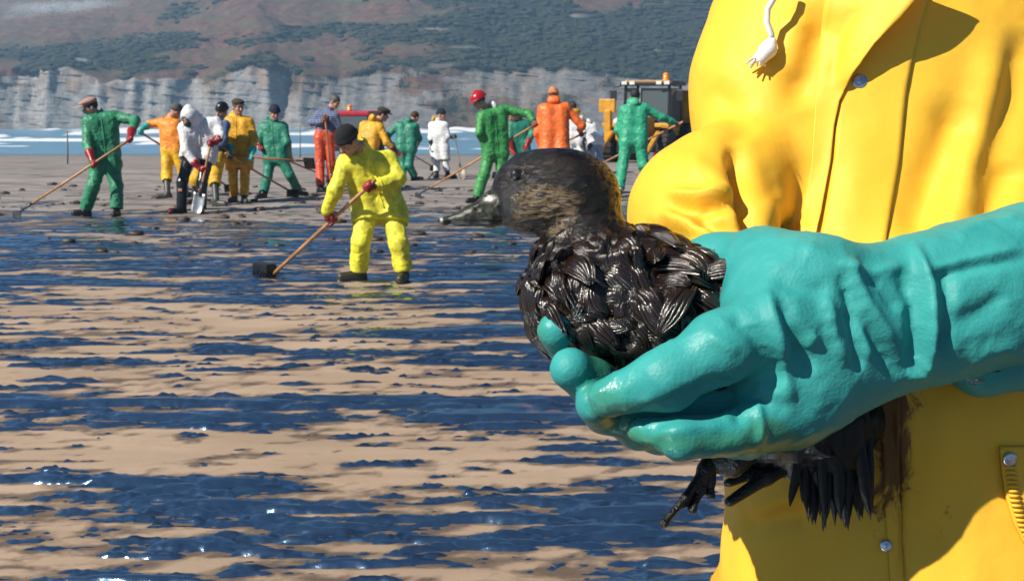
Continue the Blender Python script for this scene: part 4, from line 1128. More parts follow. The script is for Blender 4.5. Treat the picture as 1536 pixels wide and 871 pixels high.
m = MB(); m.tube([P((0.86, 1.9, 1.1)), P((0.86, 3.0, 0.55)), P((0.86, 3.3, 0.4))], 0.1, 8); m.build('lift_arm', M_YPAINT, root)
for x in (-1.0, 1.0):
    wheel(root, P, AX, (x * 1.02, 1.4, 0.62), 0.62, 0.22, M_RIM); wheel(root, P, AX, (x * 1.02, -1.25, 0.70), 0.70, 0.24, M_YPAINT)
for x in (-0.88, 0.88):
    for y in (-0.95, 0.5):
        m = MB(); m.tube([P((x, y, 1.2)), P((x * 0.93, y, 2.78))], 0.055, 8); m.build('cab_post', M_FRAME, root)
m = MB(); m.tube([P((0.25, 0.56, 1.6)), P((0.25, 0.56, 2.7))], 0.03, 8); m.build('exhaust_pipe', M_BRIGHT, root)
lbox('cab_base', M_YPAINT, (0, -0.25, 1.15), (0.9, 0.75, 0.2), 0.04)
lbox('windscreen', M_GLASS, (0, 0.5, 2.0), (0.78, 0.008, 0.68), 0.0); lbox('window', M_GLASS, (0, -0.95, 2.0), (0.78, 0.008, 0.68), 0.0)
lbox('window', M_GLASS, (0.86, -0.22, 2.0), (0.008, 0.66, 0.68), 0.0); lbox('window', M_GLASS, (-0.86, -0.22, 2.0), (0.008, 0.66, 0.68), 0.0)
lbox('seat', M_FRAME, (0, -0.4, 1.7), (0.25, 0.25, 0.4), 0.05)
lbox('roof', M_FRAME, (0, -0.22, 2.84), (1.0, 0.92, 0.07), 0.03); lbox('roof_panel', M_YPAINT, (0, -0.22, 2.935), (0.85, 0.8, 0.022), 0.01)
for x in (-0.8, -0.5, 0.5, 0.8): lbox('work_lamp', M_LAMP, (x, 0.73, 2.86), (0.1, 0.04, 0.06), 0.01)
for x in (-1.25, 1.25):
    m = MB(); m.tube([P((x * 0.78, 0.5, 2.75)), P((x, 0.6, 2.72)), P((x, 0.6, 2.6))], 0.02, 6); m.build('mirror_arm', M_FRAME, root)
    lbox('mirror', M_FRAME, (x, 0.62, 2.42), (0.12, 0.03, 0.2), 0.02)
beacon(root, P((-0.45, -0.3, 2.95)), 1.5)
# --- red pick-up behind the yellow hooded worker
g0 = hit(531, 240); root = empty('off_road_vehicle', g0, 'red off-road vehicle with an amber roof beacon half hidden behind the workers', 'vehicle')
P, AX = local(g0, math.radians(180 + 8))
lbox('body', M_RPAINT, (0, 0, 0.82), (0.85, 2.05, 0.36), 0.06); lbox('bonnet', M_RPAINT, (0, 1.35, 1.2), (0.72, 0.68, 0.06), 0.03)
lbox('roof', M_RPAINT, (0, -0.55, 1.88), (0.84, 1.2, 0.09), 0.05)
for x in (-0.78, 0.78):
    for y in (-1.65, -0.5, 0.55):
        m = MB(); m.tube([P((x, y + (0.1 if y > 0 else 0), 1.15)), P((x * 0.97, y, 1.84))], 0.045, 8); m.build('pillar', M_FRAME, root)
lbox('windscreen', M_GLASS, (0, 0.6, 1.5), (0.74, 0.01, 0.33), 0); lbox('rear_window', M_GLASS, (0, -1.68, 1.5), (0.74, 0.01, 0.33), 0)
for x in (-0.78, 0.78):
    for y in (-1.07, 0.02): lbox('window', M_GLASS, (x, y, 1.5), (0.01, 0.5, 0.33), 0)
    for y in (-1.25, 1.25): wheel(root, P, AX, (x * 0.98, y, 0.38), 0.38, 0.12, M_FRAME)
    m = MB(); m.lathe([(0.1, 0), (0.1, 0.03), (0.0001, 0.04)], 14, P((x * 0.8, 2.06, 0.95)), np.array([AX[0], AX[2], AX[1]])); m.build('headlight', M_LAMP, root, True)
lbox('bumper', M_FRAME, (0, 2.12, 0.55), (0.8, 0.08, 0.1), 0.02)
beacon(root, P((0.2, -0.2, 1.97)), 1.3)

# ================================================================== the near person, gloves and the oiled duck
def folds(V, Q, lines):
    """raise (amp > 0) or press (amp < 0) creases along polylines traced from the photo, on the camera-facing side; a real change of shape"""
    N = vnormals(V, Q); px, py, dz = proj(V)
    fr = np.clip(-(N @ FW) * 1.6, 0, 1)
    disp = np.zeros(len(V))
    for pts, wd, amp in lines:
        pts = np.array(pts, float); best = np.full(len(V), 1e9); bt = np.zeros(len(V)); L = 0; tot = np.sum(np.linalg.norm(np.diff(pts, axis=0), axis=1))
        for a_, b_ in zip(pts[:-1], pts[1:]):
            ba = b_ - a_; l = np.linalg.norm(ba)
            t = np.clip(((px - a_[0]) * ba[0] + (py - a_[1]) * ba[1]) / (l * l), 0, 1)
            d = np.hypot(px - a_[0] - t * ba[0], py - a_[1] - t * ba[1])
            m = d < best; best[m] = d[m]; bt[m] = (L + t[m] * l) / tot; L += l
        end = np.clip(np.minimum(bt, 1 - bt) * 5 + 0.15, 0, 1)
        disp += amp * np.exp(-(best / wd) ** 2) * end
    return V + N * (disp * fr)[:, None]
def bvh(V, Q):
    return BVHTree.FromPolygons([tuple(v) for v in V], [tuple(q) for q in Q])
def cast(tree, px, py):
    r = nrm(W(px, py, 1.0) - CAMP)
    loc, n, i, d = tree.ray_cast(Vector(CAMP), Vector(r))
    return (np.array(loc), np.array(n)) if loc is not None else (None, None)

# ---- materials
def jacket_mat():
    t = NT('yellow oilskin'); v = t.coord()
    n1 = t.noise(v, 3.0, 4); n2 = t.noise(v, 60, 3)
    k = t.mix(t.ramp(n1, 0.3, 0.7), (0.92, 0.475, 0.03), (0.95, 0.54, 0.048))
    st = t.attr('stain'); n3 = t.noise(t.coord((1, 1, 0.55)), 48, 9, 0.75, 0.6)
    k = t.mix(t.ramp(t.math('ADD', st, t.math('MULTIPLY', t.math('SUBTRACT', n3, 0.5), 3.0)), 0.5, 0.85, 0, 0.94), k, (0.03, 0.014, 0.008))
    k = t.mix(t.ramp(t.math('ADD', st, t.math('MULTIPLY', t.math('SUBTRACT', n3, 0.5), 1.2)), 0.25, 0.9, 0, 0.55), k, (0.22, 0.09, 0.015))
    b = t.bump(n2, 0.12, 0.003, t.bump(t.noise(v, 9, 4, 0.5), 0.25, 0.02))
    return t.out(k, 0.55, b, **{'Specular IOR Level': 0.3})
def glove_mat():
    t = NT('teal gauntlet'); v = t.coord()
    n1 = t.noise(v, 14, 5); n2 = t.noise(v, 330, 3, 0.5); n3 = t.noise(v, 26, 7, 0.65)
    k = t.mix(t.ramp(n1, 0.3, 0.7), (0.028, 0.28, 0.27), (0.045, 0.36, 0.335))
    oil_ = t.attr('oil')
    k = t.mix(t.ramp(t.math('ADD', oil_, t.math('MULTIPLY', t.math('SUBTRACT', n3, 0.5), 1.2)), 0.35, 0.8, 0, 0.55), k, (0.05, 0.20, 0.06))
    b = t.bump(n2, 0.45, 0.0012, t.bump(t.noise(v, 75, 4, 0.5), 0.2, 0.003))
    r = t.math('SUBTRACT', 0.56, t.math('MULTIPLY', t.ramp(oil_, 0.1, 0.6), 0.26))
    return t.out(k, r, b, **{'Specular IOR Level': 0.35})
def duck_mat(name, cheek):
    t = NT(name); v = t.coord()
    st = t.noise(t.coord((0.30, 1.0, 1.5), rot=(0, -0.45, 0)), 330, 4, 0.65, 0.8)
    sp = t.noise(v, 520, 2, 0.6); lg = t.noise(v, 60, 4)
    k = t.mix(t.ramp(lg, 0.35, 0.65), (0.003, 0.003, 0.003), (0.016, 0.009, 0.005) if cheek else (0.028, 0.014, 0.007))
    if cheek:
        c = t.attr('cheek')
        pale = t.mix(t.ramp(st, 0.38, 0.62), (0.016, 0.010, 0.006), (0.22, 0.145, 0.07))
        k = t.mix(t.ramp(t.math('ADD', c, t.math('MULTIPLY', t.math('SUBTRACT', lg, 0.5), 0.5)), 0.3, 0.9), k, pale)
    sp2 = t.noise(t.coord((0.6, 1, 1.3), rot=(0, -0.45, 0)), 260, 3, 0.6)
    if cheek: t.l(t.bump(sp2, 1.0, 0.003), t.b.inputs['Coat Normal'])
    b = t.bump(sp, 0.65 if cheek else 0.15, 0.001, t.bump(st, 0.7 if cheek else 0.1, 0.0024))
    return t.out(k, t.ramp(sp, 0.35, 0.7, 0.09, 0.19), b, **{'Specular IOR Level': 0.3 if cheek else 0.8, 'Coat Weight': 0.35 if cheek else 0.0, 'Coat Roughness': 0.06})
M_TAIL = plain('oiled tail', (0.006, 0.005, 0.004), 0.45, var=0.3, scale=120, **{'Specular IOR Level': 0.25})
M_JACK, M_GLOVE = jacket_mat(), glove_mat()
M_DUCK, M_FEATH = duck_mat('oiled plumage', True), duck_mat('oiled feathers', False)

TD = 1.24
gz = zg(0.42, 1.25)
hipz = 1.10
base = np.array([W(1340, 700, TD)[0], 1.25, zg(0.42, 1.25)])
fg = empty('person', base, 'person in yellow oilskin coat and teal gauntlets holding the oiled duck', 'person')
# body under the clothes
cxw = W(1370, 300, TD)[0]
B = SDF(); bx = lambda x, y, z: np.array([cxw + x, 1.25 + y, z])
hd = bx(0.0, -0.02, 2.0)
B.ell(hd + [0, 0, 0.03], np.eye(3), (0.078, 0.1, 0.1), 0.02); B.ell(hd + [-0.005, -0.03, -0.05], np.eye(3), (0.06, 0.07, 0.07), 0.04)
B.poly([hd + [-0.005, -0.10, 0.02], hd + [-0.005, -0.12, -0.03]], [0.012, 0.018], 0.014)
for q in (-1, 1): B.ell(hd + [q * 0.08, 0, -0.01], np.eye(3), (0.012, 0.022, 0.034), 0.01)
B.cap(hd + [0, 0.02, -0.07], bx(0, 0.02, 1.78), 0.058, 0.065, 0.03)
SHA, SHB = W(1185, 70, 1.25), W(1600, 60, 1.26)
B.cap(SHA, SHB, 0.06, 0.06, 0.05); B.cap(bx(-0.06, 0.02, 1.7), bx(-0.07, 0.02, hipz), 0.105, 0.11, 0.06); B.cap(bx(0.08, 0.02, 1.7), bx(0.07, 0.02, hipz), 0.105, 0.11, 0.06)
ELA, ELB = W(1085, 300, 1.155), W(1700, 400, 1.19)
WRA, WRB = W(1090, 425, 1.04), W(1470, 452, 0.985)
B.poly([SHA, W(1150, 215, 1.20), ELA], [0.048, 0.042, 0.040], 0.03); B.cap(ELA, WRA, 0.042, 0.032, 0.02); B.cap(SHB, ELB, 0.05, 0.042, 0.03); B.cap(ELB, WRB, 0.042, 0.032, 0.02)
KN = [bx(-0.11, -0.02, 0.68), bx(0.11, -0.02, 0.68)]; FT = [bx(-0.12, 0.02, 0.0), bx(0.12, 0.02, 0.0)]
for q in FT: q[2] = zg(q[0], q[1])
for i, sx_ in enumerate((-1, 1)):
    B.cap(bx(sx_ * 0.09, 0.02, hipz - 0.05), KN[i], 0.09, 0.06, 0.04); B.cap(KN[i], FT[i] + ZUP * 0.1, 0.055, 0.04, 0.02); B.cap(FT[i] + ZUP * 0.05, FT[i] + [0, -0.14, 0.05], 0.035, 0.03, 0.02)
V, Q = B.mesh(0.012); mk('body', V, Q, M_SKIN, fg)
for q in (-1, 1):
    m = MB(); m.lathe([(0.0001, -0.008), (0.0095, 0), (0.0001, 0.006)], 10, hd + [q * 0.032, -0.088, 0.012], np.array([RT, ZUP, [0, -1, 0]])); m.build('eye', M_EYE, fg, True)
S = SDF(); S.ell(hd + [0, 0.01, 0.05], np.eye(3), (0.088, 0.108, 0.1), 0.02); S.ell(hd + [0, -0.12, -0.03], np.eye(3), (0.085, 0.08, 0.09), 0.01, 's'); S.cut(hd - [0, 0, 0.06], -ZUP)
V, Q = S.mesh(0.008); mk('hair', V, Q, M_HAIRD, fg)
S = SDF()
for i, sx_ in enumerate((-1, 1)):
    S.cap(bx(sx_ * 0.085, 0.02, hipz), KN[i], 0.12, 0.095, 0.05); S.cap(KN[i], FT[i] + ZUP * 0.16, 0.093, 0.09, 0.04)
V, Q = S.mesh(0.014); mk('trousers', crease(V, Q, 5, 0.014), Q, YELL, fg)
for q in FT:
    S = SDF(); S.cap(q + [0, 0.06, 0.055], q + [0, -0.15, 0.05], 0.052, 0.048, 0.03); S.cap(q + ZUP * 0.09, q + ZUP * 0.3, 0.055, 0.065, 0.03); S.cut(q, -ZUP)
    V, Q = S.mesh(0.011); mk('boot', V, Q, M_BOOT, fg)
# ---- coat (the lower front hangs close behind the gloves)
S = SDF(); KS = 0.925
WC = lambda x_, y_, d_: W(x_, y_, d_ * KS - 0.062 * float(sstep(400, 555, y_)) + 0.0)
RC = lambda L_: [r_ * KS for r_ in L_]
S.poly([WC(1245, 60, 1.345), WC(1248, 420, 1.335), WC(1266, 560, 1.335), WC(1288, 900, 1.345), WC(1292, 1150, 1.40)], RC([0.125, 0.128, 0.129, 0.130, 0.135]), 0.09)
S.poly([WC(1400, 20, 1.345), WC(1400, 420, 1.33), WC(1400, 560, 1.33), WC(1400, 900, 1.335), WC(1400, 1150, 1.39)], RC([0.125, 0.130, 0.132, 0.135, 0.14]), 0.09)
S.poly([WC(1550, 40, 1.37), WC(1545, 420, 1.36), WC(1540, 560, 1.35), WC(1535, 900, 1.36), WC(1535, 1150, 1.42)], RC([0.125, 0.130, 0.132, 0.135, 0.14]), 0.09)
S.cap(WC(1300, -100, 1.36), WC(1450, -100, 1.36), 0.085, 0.085, 0.08)
S.poly([WC(1165, 40, 1.33), WC(1150, 120, 1.32), WC(1142, 240, 1.29)], RC([0.078, 0.080, 0.076]), 0.035)
S.poly([WC(1112, 262, 1.25), WC(1085, 285, 1.23), WC(1050, 320, 1.20)], RC([0.064, 0.066, 0.066]), 0.012)
S.poly([WC(1048, 318, 1.20), WC(1075, 385, 1.15), WC(1095, 415, 1.12)], RC([0.068, 0.058, 0.05]), 0.04)
S.poly([WC(1610, 40, 1.37), WC(1700, 230, 1.36), WC(1720, 420, 1.28), WC(1600, 446, 1.12)], RC([0.085, 0.082, 0.08, 0.062]), 0.05)
V, Q = S.mesh(0.0048)
V = smooth(V, Q, 2, 0.5)
x, y, z = V.T
N0 = vnormals(V, Q)
V = V + N0 * (0.006 * fbm(x * 7 + z * 3, y * 7, z * 4, 41, 3) + 0.0018 * fbm(x * 26, y * 26, z * 18, 43, 2))[:, None]
V = folds(V, Q, [
    ([(1255, 20), (1225, 60), (1200, 130), (1210, 165)], 26, -0.010), ([(1285, 10), (1262, 70), (1248, 130)], 12, -0.005), ([(1205, 20), (1190, 120)], 22, 0.006),
    ([(1100, 215), (1112, 262), (1126, 318), (1150, 372)], 14, -0.022), ([(1120, 300), (1145, 335), (1185, 372)], 13, -0.009), ([(1150, 290), (1185, 330), (1215, 370)], 20, 0.006),
    ([(1000, 292), (1050, 296), (1105, 285)], 9, 0.009), ([(1000, 308), (1050, 312), (1110, 300)], 10, -0.011), ([(990, 318), (1030, 335), (1075, 358)], 9, 0.010), ([(1040, 330), (1090, 335), (1120, 350)], 12, -0.014),
    ([(965, 335), (1000, 352), (1040, 362)], 8, -0.009), ([(1030, 245), (1065, 262), (1085, 290)], 16, 0.006), ([(1060, 130), (1100, 170), (1130, 210)], 22, -0.005),
    ([(1450, 150), (1400, 260), (1370, 365)], 34, -0.014), ([(1500, 60), (1478, 150), (1440, 300), (1400, 380)], 26, 0.008), ([(1536, 40), (1520, 150), (1470, 300)], 24, -0.010),
    ([(1525, 240), (1500, 290), (1480, 340)], 20, -0.012), ([(1290, 180), (1285, 260), (1262, 350)], 30, 0.004),
    ([(1110, 790), (1160, 780), (1215, 770)], 16, -0.008), ([(1120, 770), (1200, 735)], 14, 0.006), ([(1330, 590), (1345, 700), (1352, 880)], 7, -0.006), ([(1420, 580), (1412, 700), (1400, 800)], 26, 0.005)])
px, py, _ = proj(V)
N0 = vnormals(V, Q); fr = (N0 @ FW) < 0.1
def stain_of(px, py): return (0.66 * np.exp(-((px - 1320) / 36) ** 2 - ((py - 600) / 60) ** 2) + 0.6 * np.exp(-((px - 1348) / 22) ** 2 - ((py - 665) / 75) ** 2) + 0.60 * np.exp(-((px - 1310) / 62) ** 2 - ((py - 700) / 90) ** 2)
         + 0.35 * np.exp(-((px - 1400) / 60) ** 2 - ((py - 800) / 60) ** 2) + 0.3 * np.exp(-((px - 1390) / 40) ** 2 - ((py - 590) / 40) ** 2))
stain = stain_of(px, py) * fr
coat = mk('coat', V, Q, M_JACK, fg, attrs={'stain': stain}); CT = bvh(V, Q)
tag(coat, 'yellow oilskin coat smeared with oil at the front')
def sheet(name, rows, off, mat, par, thick=0.0025, nu=14, stain_=0.0, sub=6):
    """a layer of cloth lying on the coat: rows of (left x, right x, y) in photo pixels, off(u, t) metres proud of the coat"""
    rows = np.array(rows, float); t0 = np.linspace(0, 1, (len(rows) - 1) * sub + 1); ti = np.linspace(0, 1, len(rows))
    L, Rr, Yy = (np.interp(t0, ti, rows[:, i]) for i in range(3))
    P_ = []
    for j in range(len(t0)):
        for i in range(nu):
            u_ = i / (nu - 1); c, n = cast(CT, L[j] + u_ * (Rr[j] - L[j]), Yy[j])
            if c is None: c, n = W(L[j] + u_ * (Rr[j] - L[j]), Yy[j], 1.25), -FW
            P_.append((c, n, u_, t0[j]))
    nm = [np.mean([P_[max(0, k - 1)][1], P_[k][1], P_[min(len(P_) - 1, k + 1)][1]], 0) for k in range(len(P_))]
    top = np.array([c + nrm(n_ - FW * 0.4) * (off(u_, t_) + thick) for (c, n, u_, t_), n_ in zip(P_, nm)])
    bot = np.array([c + nrm(n_ - FW * 0.4) * off(u_, t_) for (c, n, u_, t_), n_ in zip(P_, nm)])
    nr_ = len(t0); q = grid_quads(nr_, nu); n_ = nr_ * nu
    e = [(i, i + 1) for i in range(nu - 1)] + [((j) * nu + nu - 1, (j + 1) * nu + nu - 1) for j in range(nr_ - 1)] + [(n_ - 1 - i, n_ - 2 - i) for i in range(nu - 1)] + [((nr_ - 1 - j) * nu, (nr_ - 2 - j) * nu) for j in range(nr_ - 1)]
    F_ = [tuple(a) for a in q[:, ::-1]] + [tuple(a + n_) for a in q] + [(a, b_, b_ + n_, a + n_) for a, b_ in e]
    al = np.concatenate([top, bot]); pj = proj(al); ob = mk(name, al, F_, mat, par, base=base, attrs={'stain': stain_of(pj[0], pj[1])})
    return ob
# overlapping front panel: its free edge stands off at the top and shades the layer beneath
sheet('front_flap', [(1240, 1392, -34), (1236, 1366, 2), (1232, 1338, 36), (1228, 1306, 76), (1224, 1278, 116), (1222, 1258, 154), (1220, 1250, 190), (1216, 1244, 250), (1204, 1232, 320), (1190, 1218, 376)],
      lambda u_, t_: 0.001 + (0.003 + 0.045 * max(0, 1 - t_ / 0.50) ** 0.7) * u_ ** 1.6, M_JACK, coat, 0.002)
sheet('placket', [(1330, 1400, -30), (1300, 1384, 20), (1270, 1370, 80), (1258, 1358, 140), (1250, 1348, 240), (1238, 1336, 310), (1226, 1326, 378)], lambda u_, t_: 0.0008 + 0.0012 * u_, M_JACK, coat, 0.0018)
sheet('lower_placket', [(1318, 1352, 585), (1324, 1350, 700), (1330, 1352, 790), (1336, 1356, 880)], lambda u_, t_: 0.0008 + 0.001 * u_, M_JACK, coat, 0.002, 6)
M_SNAP = plain('nickel snap', (0.55, 0.56, 0.58), 0.25, 0.9, var=0.05)
def snap(px_, py_, r_, par=coat, lift=0.003):
    c, n = cast(CT, px_, py_)
    s_ = nrm(np.cross(n, ZUP)); ax = np.array([s_, np.cross(n, s_), n]); r_ = r_ / FPX * depth(c)
    m = MB(); m.lathe([(r_, 0), (r_ * 1.0, 0.0012), (r_ * 0.86, 0.003), (r_ * 0.6, 0.0026), (r_ * 0.25, 0.0036), (0.0001, 0.0038)], 24, c + n * lift, ax); m.build('snap_button', M_SNAP, par, True, base=base)
snap(1289, 123, 12, lift=0.001); snap(1329, 817, 9); snap(1509, 685, 11, lift=0.006)
# ribbed pocket edge at the right
sheet('pocket', [(1497, 1640, 668), (1500, 1640, 705), (1506, 1640, 745), (1518, 1640, 785), (1534, 1640, 815)], lambda u_, t_: 0.002, M_JACK, coat, 0.003, 12)
for k in range(17):
    t_ = k / 16; py_ = 682 + t_ * 118; px_ = np.interp(py_, [668, 705, 745, 785, 815], [1497, 1500, 1506, 1518, 1534]) + 3
    a_, n1 = cast(CT, px_, py_); b_, n2 = cast(CT, px_ + 16, py_ + 1)
    m = MB(); m.tube([a_ + n1 * 0.0062, 0.5 * (a_ + b_) + n1 * 0.0072, b_ + n2 * 0.0062], 0.0014, 6); m.build('stitch', M_JACK, coat, True, base=base)
# white draw-string with a frayed knot
M_CORD = cloth('white cord', (0.80, 0.78, 0.76), 0.8, var=0.04)
pts = [(1168, -30, .042), (1160, 4, .038), (1149, 22, .032), (1148, 40, .026), (1155, 56, .02), (1156, 66, .016)]
cw = []
for (a_, b_, o_) in pts:
    c, n = cast(CT, a_, b_); cw.append(c + np.array([-0.15, -0.9, 0.1]) * o_)
dsr = MB(); dsr.tube(cw, 0.0032, 10); cordo = dsr.build('drawstring', M_CORD, coat, True, base=base)
S = SDF(); kc, kn_ = cast(CT, 1148, 78); kc = kc - FW * 0.012
S.cap(cw[-1], kc, 0.005, 0.008, 0.004); S.cap(kc, kc + (W(1138, 90, 1.2) - W(1148, 78, 1.2)), 0.0085, 0.007, 0.004); V, Q = S.mesh(0.0016); mk('knot', V, Q, M_CORD, cordo, base=base)
m = MB(); rr_ = random.Random(5)
for k in range(16):
    a_ = kc + (W(1138, 88, 1.2) - W(1148, 78, 1.2)); e_ = a_ + (W(1138 + rr_.uniform(-20, 6), 88 + rr_.uniform(2, 16), 1.2) - W(1138, 88, 1.2)) + FW * rr_.uniform(-0.006, 0.008)
    m.tube([a_, 0.5 * (a_ + e_) + [0, 0, 0.002], e_], [0.0018, 0.0014, 0.0008], 5)
m.build('frayed_end', M_CORD, cordo, True, base=base)

# ---- left gauntlet (from the right edge, over the near side of the duck)
S = SDF(); VW = -FW
S.cap(W(1395, 458, 0.965), W(1190, 470, 0.93), 0.050, 0.056, 0.05, (VW, 1.35)); S.cap(W(1395, 470, 0.965), W(1185, 566, 0.93), 0.046, 0.050, 0.05, (VW, 1.35))
S.cap(W(1200, 450, 0.93), W(1168, 428, 0.95), 0.046, 0.034, 0.04, (VW, 1.3)); S.cap(W(1180, 590, 0.93), W(1120, 620, 0.94), 0.040, 0.030, 0.03, (VW, 1.3))
S.poly([W(1400, 455, 0.965), W(1470, 441, 0.985), W(1560, 424, 1.005), W(1680, 420, 1.08)], [0.053, 0.060, 0.0655, 0.07], 0.03)
S.poly([W(1165, 480, 0.905), W(1080, 522, 0.888), W(1000, 568, 0.882), W(912, 595, 0.895)], [0.034, 0.026, 0.0225, 0.0165], 0.012)       # forefinger
S.poly([W(1165, 570, 0.940), W(1075, 612, 0.936), W(985, 632, 0.935), W(922, 624, 0.94)], [0.036, 0.0225, 0.0185, 0.014], 0.006)           # middle finger
S.poly([W(1170, 612, 0.925), W(1095, 648, 0.900), W(1022, 656, 0.890), W(962, 640, 0.905)], [0.032, 0.0195, 0.0165, 0.013], 0.006)          # ring finger
S.poly([W(1180, 620, 0.945), W(1120, 655, 0.955), W(1050, 660, 0.965), W(1010, 655, 0.98)], [0.030, 0.018, 0.0145, 0.012], 0.008)                                   # little finger
S.poly([W(1215, 425, 0.94), W(1140, 398, 0.965), W(1075, 388, 0.995), W(1020, 382, 1.02)], [0.038, 0.027, 0.0195, 0.012], 0.02)      # thumb, over the duck's back
S.poly([W(945, 632, 0.905), W(1005, 616, 0.907), W(1065, 598, 0.905), W(1105, 584, 0.892)], [0.004, 0.0125, 0.0155, 0.005], 0.005, None, 's')      # gap between forefinger and the rest
S.poly([W(960, 652, 0.908), W(1030, 640, 0.902), W(1085, 628, 0.90)], [0.002, 0.005, 0.003], 0.004, None, 's')
V, Q = S.mesh(0.0028); V = smooth(V, Q, 2, 0.5)
N0 = vnormals(V, Q); x, y, z = V.T
cr = (1 - np.abs(fbm(x * 26 + z * 20, y * 30, z * 44 - x * 16, 73, 2))) ** 7 + (1 - np.abs(fbm(x * 40 - z * 26, y * 30, z * 24, 74, 2))) ** 8
V = V + N0 * (0.0016 * fbm(x * 28, y * 28, z * 28, 71, 2) + 0.0008 * (cr - 0.5))[:, None]
V = folds(V, Q, [
    ([(1372, 366), (1396, 430), (1400, 490), (1392, 556)], 9, 0.0086), ([(1350, 400), (1372, 455), (1375, 520), (1362, 560)], 13, -0.0086), ([(1416, 395), (1424, 470), (1412, 540)], 12, -0.0058),
    ([(1265, 390), (1300, 455), (1345, 520)], 10, 0.0058), ([(1262, 410), (1285, 470), (1330, 540), (1350, 570)], 11, -0.0065), ([(1285, 380), (1330, 440), (1352, 470)], 12, -0.0043), ([(1265, 395), (1310, 410), (1360, 395)], 9, 0.0036),
    ([(1240, 440), (1250, 500), (1270, 545)], 10, 0.0050), ([(1285, 450), (1300, 510), (1305, 540)], 9, 0.0043), ([(1270, 455), (1285, 520), (1290, 560)], 9, -0.0050),
    ([(1150, 430), (1168, 500), (1180, 570), (1185, 610)], 11, 0.0072), ([(1165, 445), (1200, 520), (1215, 560)], 13, -0.0058), ([(1225, 500), (1205, 525)], 10, 0.0036), ([(1250, 430), (1200, 432), (1160, 420)], 12, -0.0029),
    ([(950, 626), (1000, 606), (1060, 578), (1105, 572)], 8, -0.0058), ([(975, 655), (1040, 640), (1090, 640)], 9, 0.0029), ([(1080, 570), (1105, 610), (1112, 640)], 9, -0.0043), ([(1095, 470), (1130, 500), (1150, 540)], 12, -0.0043), ([(1060, 500), (1110, 530)], 10, 0.0022), ([(1130, 575), (1160, 590), (1180, 585)], 12, 0.0036),
    ([(1390, 405), (1460, 388), (1536, 372)], 7, 0.0036), ([(1400, 416), (1460, 400), (1536, 388)], 9, -0.0043), ([(1430, 352), (1480, 332), (1536, 326)], 8, 0.0036), ([(1425, 490), (1470, 470), (1510, 440)], 14, -0.0050), ([(1450, 545), (1500, 520), (1536, 525)], 14, 0.0043),
    ([(1000, 376), (1035, 396), (1070, 408)], 7, -0.0029), ([(1200, 365), (1260, 398), (1300, 400)], 12, 0.0029), ([(1135, 600), (1142, 640), (1138, 668)], 7, 0.0043), ([(1390, 540), (1384, 560), (1360, 566)], 8, 0.0058)])
px, py, _ = proj(V)
oilm = 0.75 * np.exp(-((px - 920) / 70) ** 2 - ((py - 605) / 55) ** 2) + 0.7 * np.exp(-((py - 665) / 22) ** 2) * (px < 1330) + 0.35 * np.exp(-((px - 1060) / 90) ** 2 - ((py - 520) / 40) ** 2) + 0.5 * np.exp(-((px - 1140) / 60) ** 2 - ((py - 640) / 30) ** 2)
mk('left_glove', V, Q, M_GLOVE, fg, attrs={'oil': oilm})
GT = bvh(V, Q)
# wide cuff hanging below the sleeve, with dark printed marks
S = SDF(); S.poly([W(1414, 534, 0.985), W(1470, 546, 0.985), W(1560, 538, 1.0)], [0.013, 0.024, 0.029], 0.02, (VW, 1.0))
V, Q = S.mesh(0.003); V = smooth(V, Q, 2, 0.5)
cuff = mk('glove_cuff', V, Q, M_GLOVE, fg, attrs={'oil': np.full(len(V), 0.25)}); CU = bvh(V, Q)
def mark(poly, par, tree, lift=0.0006):
    P_ = []
    for (a_, b_) in poly:
        c, n = cast(tree, a_, b_)
        if c is None: return
        P_.append(c - FW * lift)
    m = MB(); m.add(P_, [tuple(range(len(P_)))]); m.build('printed_mark', plain('black print', (0.01, 0.01, 0.01), 0.5), par, base=base)
for pl in ([(1412, 553), (1420, 549), (1426, 550), (1414, 557)], [(1419, 554), (1434, 546), (1442, 546), (1428, 556)], [(1426, 559), (1438, 553), (1445, 555), (1432, 561)], [(1446, 557), (1460, 550), (1464, 552), (1452, 560)],
           [(1444, 566), (1455, 561), (1464, 566), (1450, 571)], [(1452, 573), (1466, 568), (1478, 571), (1462, 577)], [(1485, 554), (1490, 552), (1500, 553), (1502, 556), (1496, 558), (1488, 557)]):
    mark(pl, cuff, CU)
# ---- right gauntlet (behind and under the duck; finger ends show at its breast)
S = SDF()
S.poly([W(1112, 432, 1.07), W(1085, 445, 1.065), W(1040, 480, 1.06)], [0.040, 0.042, 0.040], 0.03); S.cap(W(1040, 470, 1.07), W(965, 540, 1.055), 0.046, 0.042, 0.03, (VW, 1.5))
S.poly([W(975, 500, 1.06), W(905, 520, 1.03), W(856, 524, 0.975), W(834, 494, 0.950)], [0.024, 0.0195, 0.0170, 0.0155], 0.005)
S.poly([W(980, 545, 1.05), W(930, 585, 0.995), W(886, 572, 0.945), W(856, 552, 0.925)], [0.026, 0.022, 0.0195, 0.0175], 0.005)
S.poly([W(1000, 580, 1.04), W(950, 622, 0.985), W(908, 618, 0.945), W(893, 604, 0.92)], [0.024, 0.0195, 0.018, 0.0165], 0.003)
S.poly([W(1030, 600, 1.04), W(990, 650, 0.99), W(955, 645, 0.96), W(938, 632, 0.94)], [0.022, 0.0165, 0.0145, 0.013], 0.010)
V, Q = S.mesh(0.003); V = smooth(V, Q, 2, 0.5); N0 = vnormals(V, Q); x, y, z = V.T
V = V + N0 * (0.0016 * fbm(x * 32, y * 32, z * 32, 72, 3))[:, None]
px, py, _ = proj(V)
mk('right_glove', V, Q, M_GLOVE, fg, attrs={'oil': 0.45 + 0.3 * np.sin(px * 0.05)})

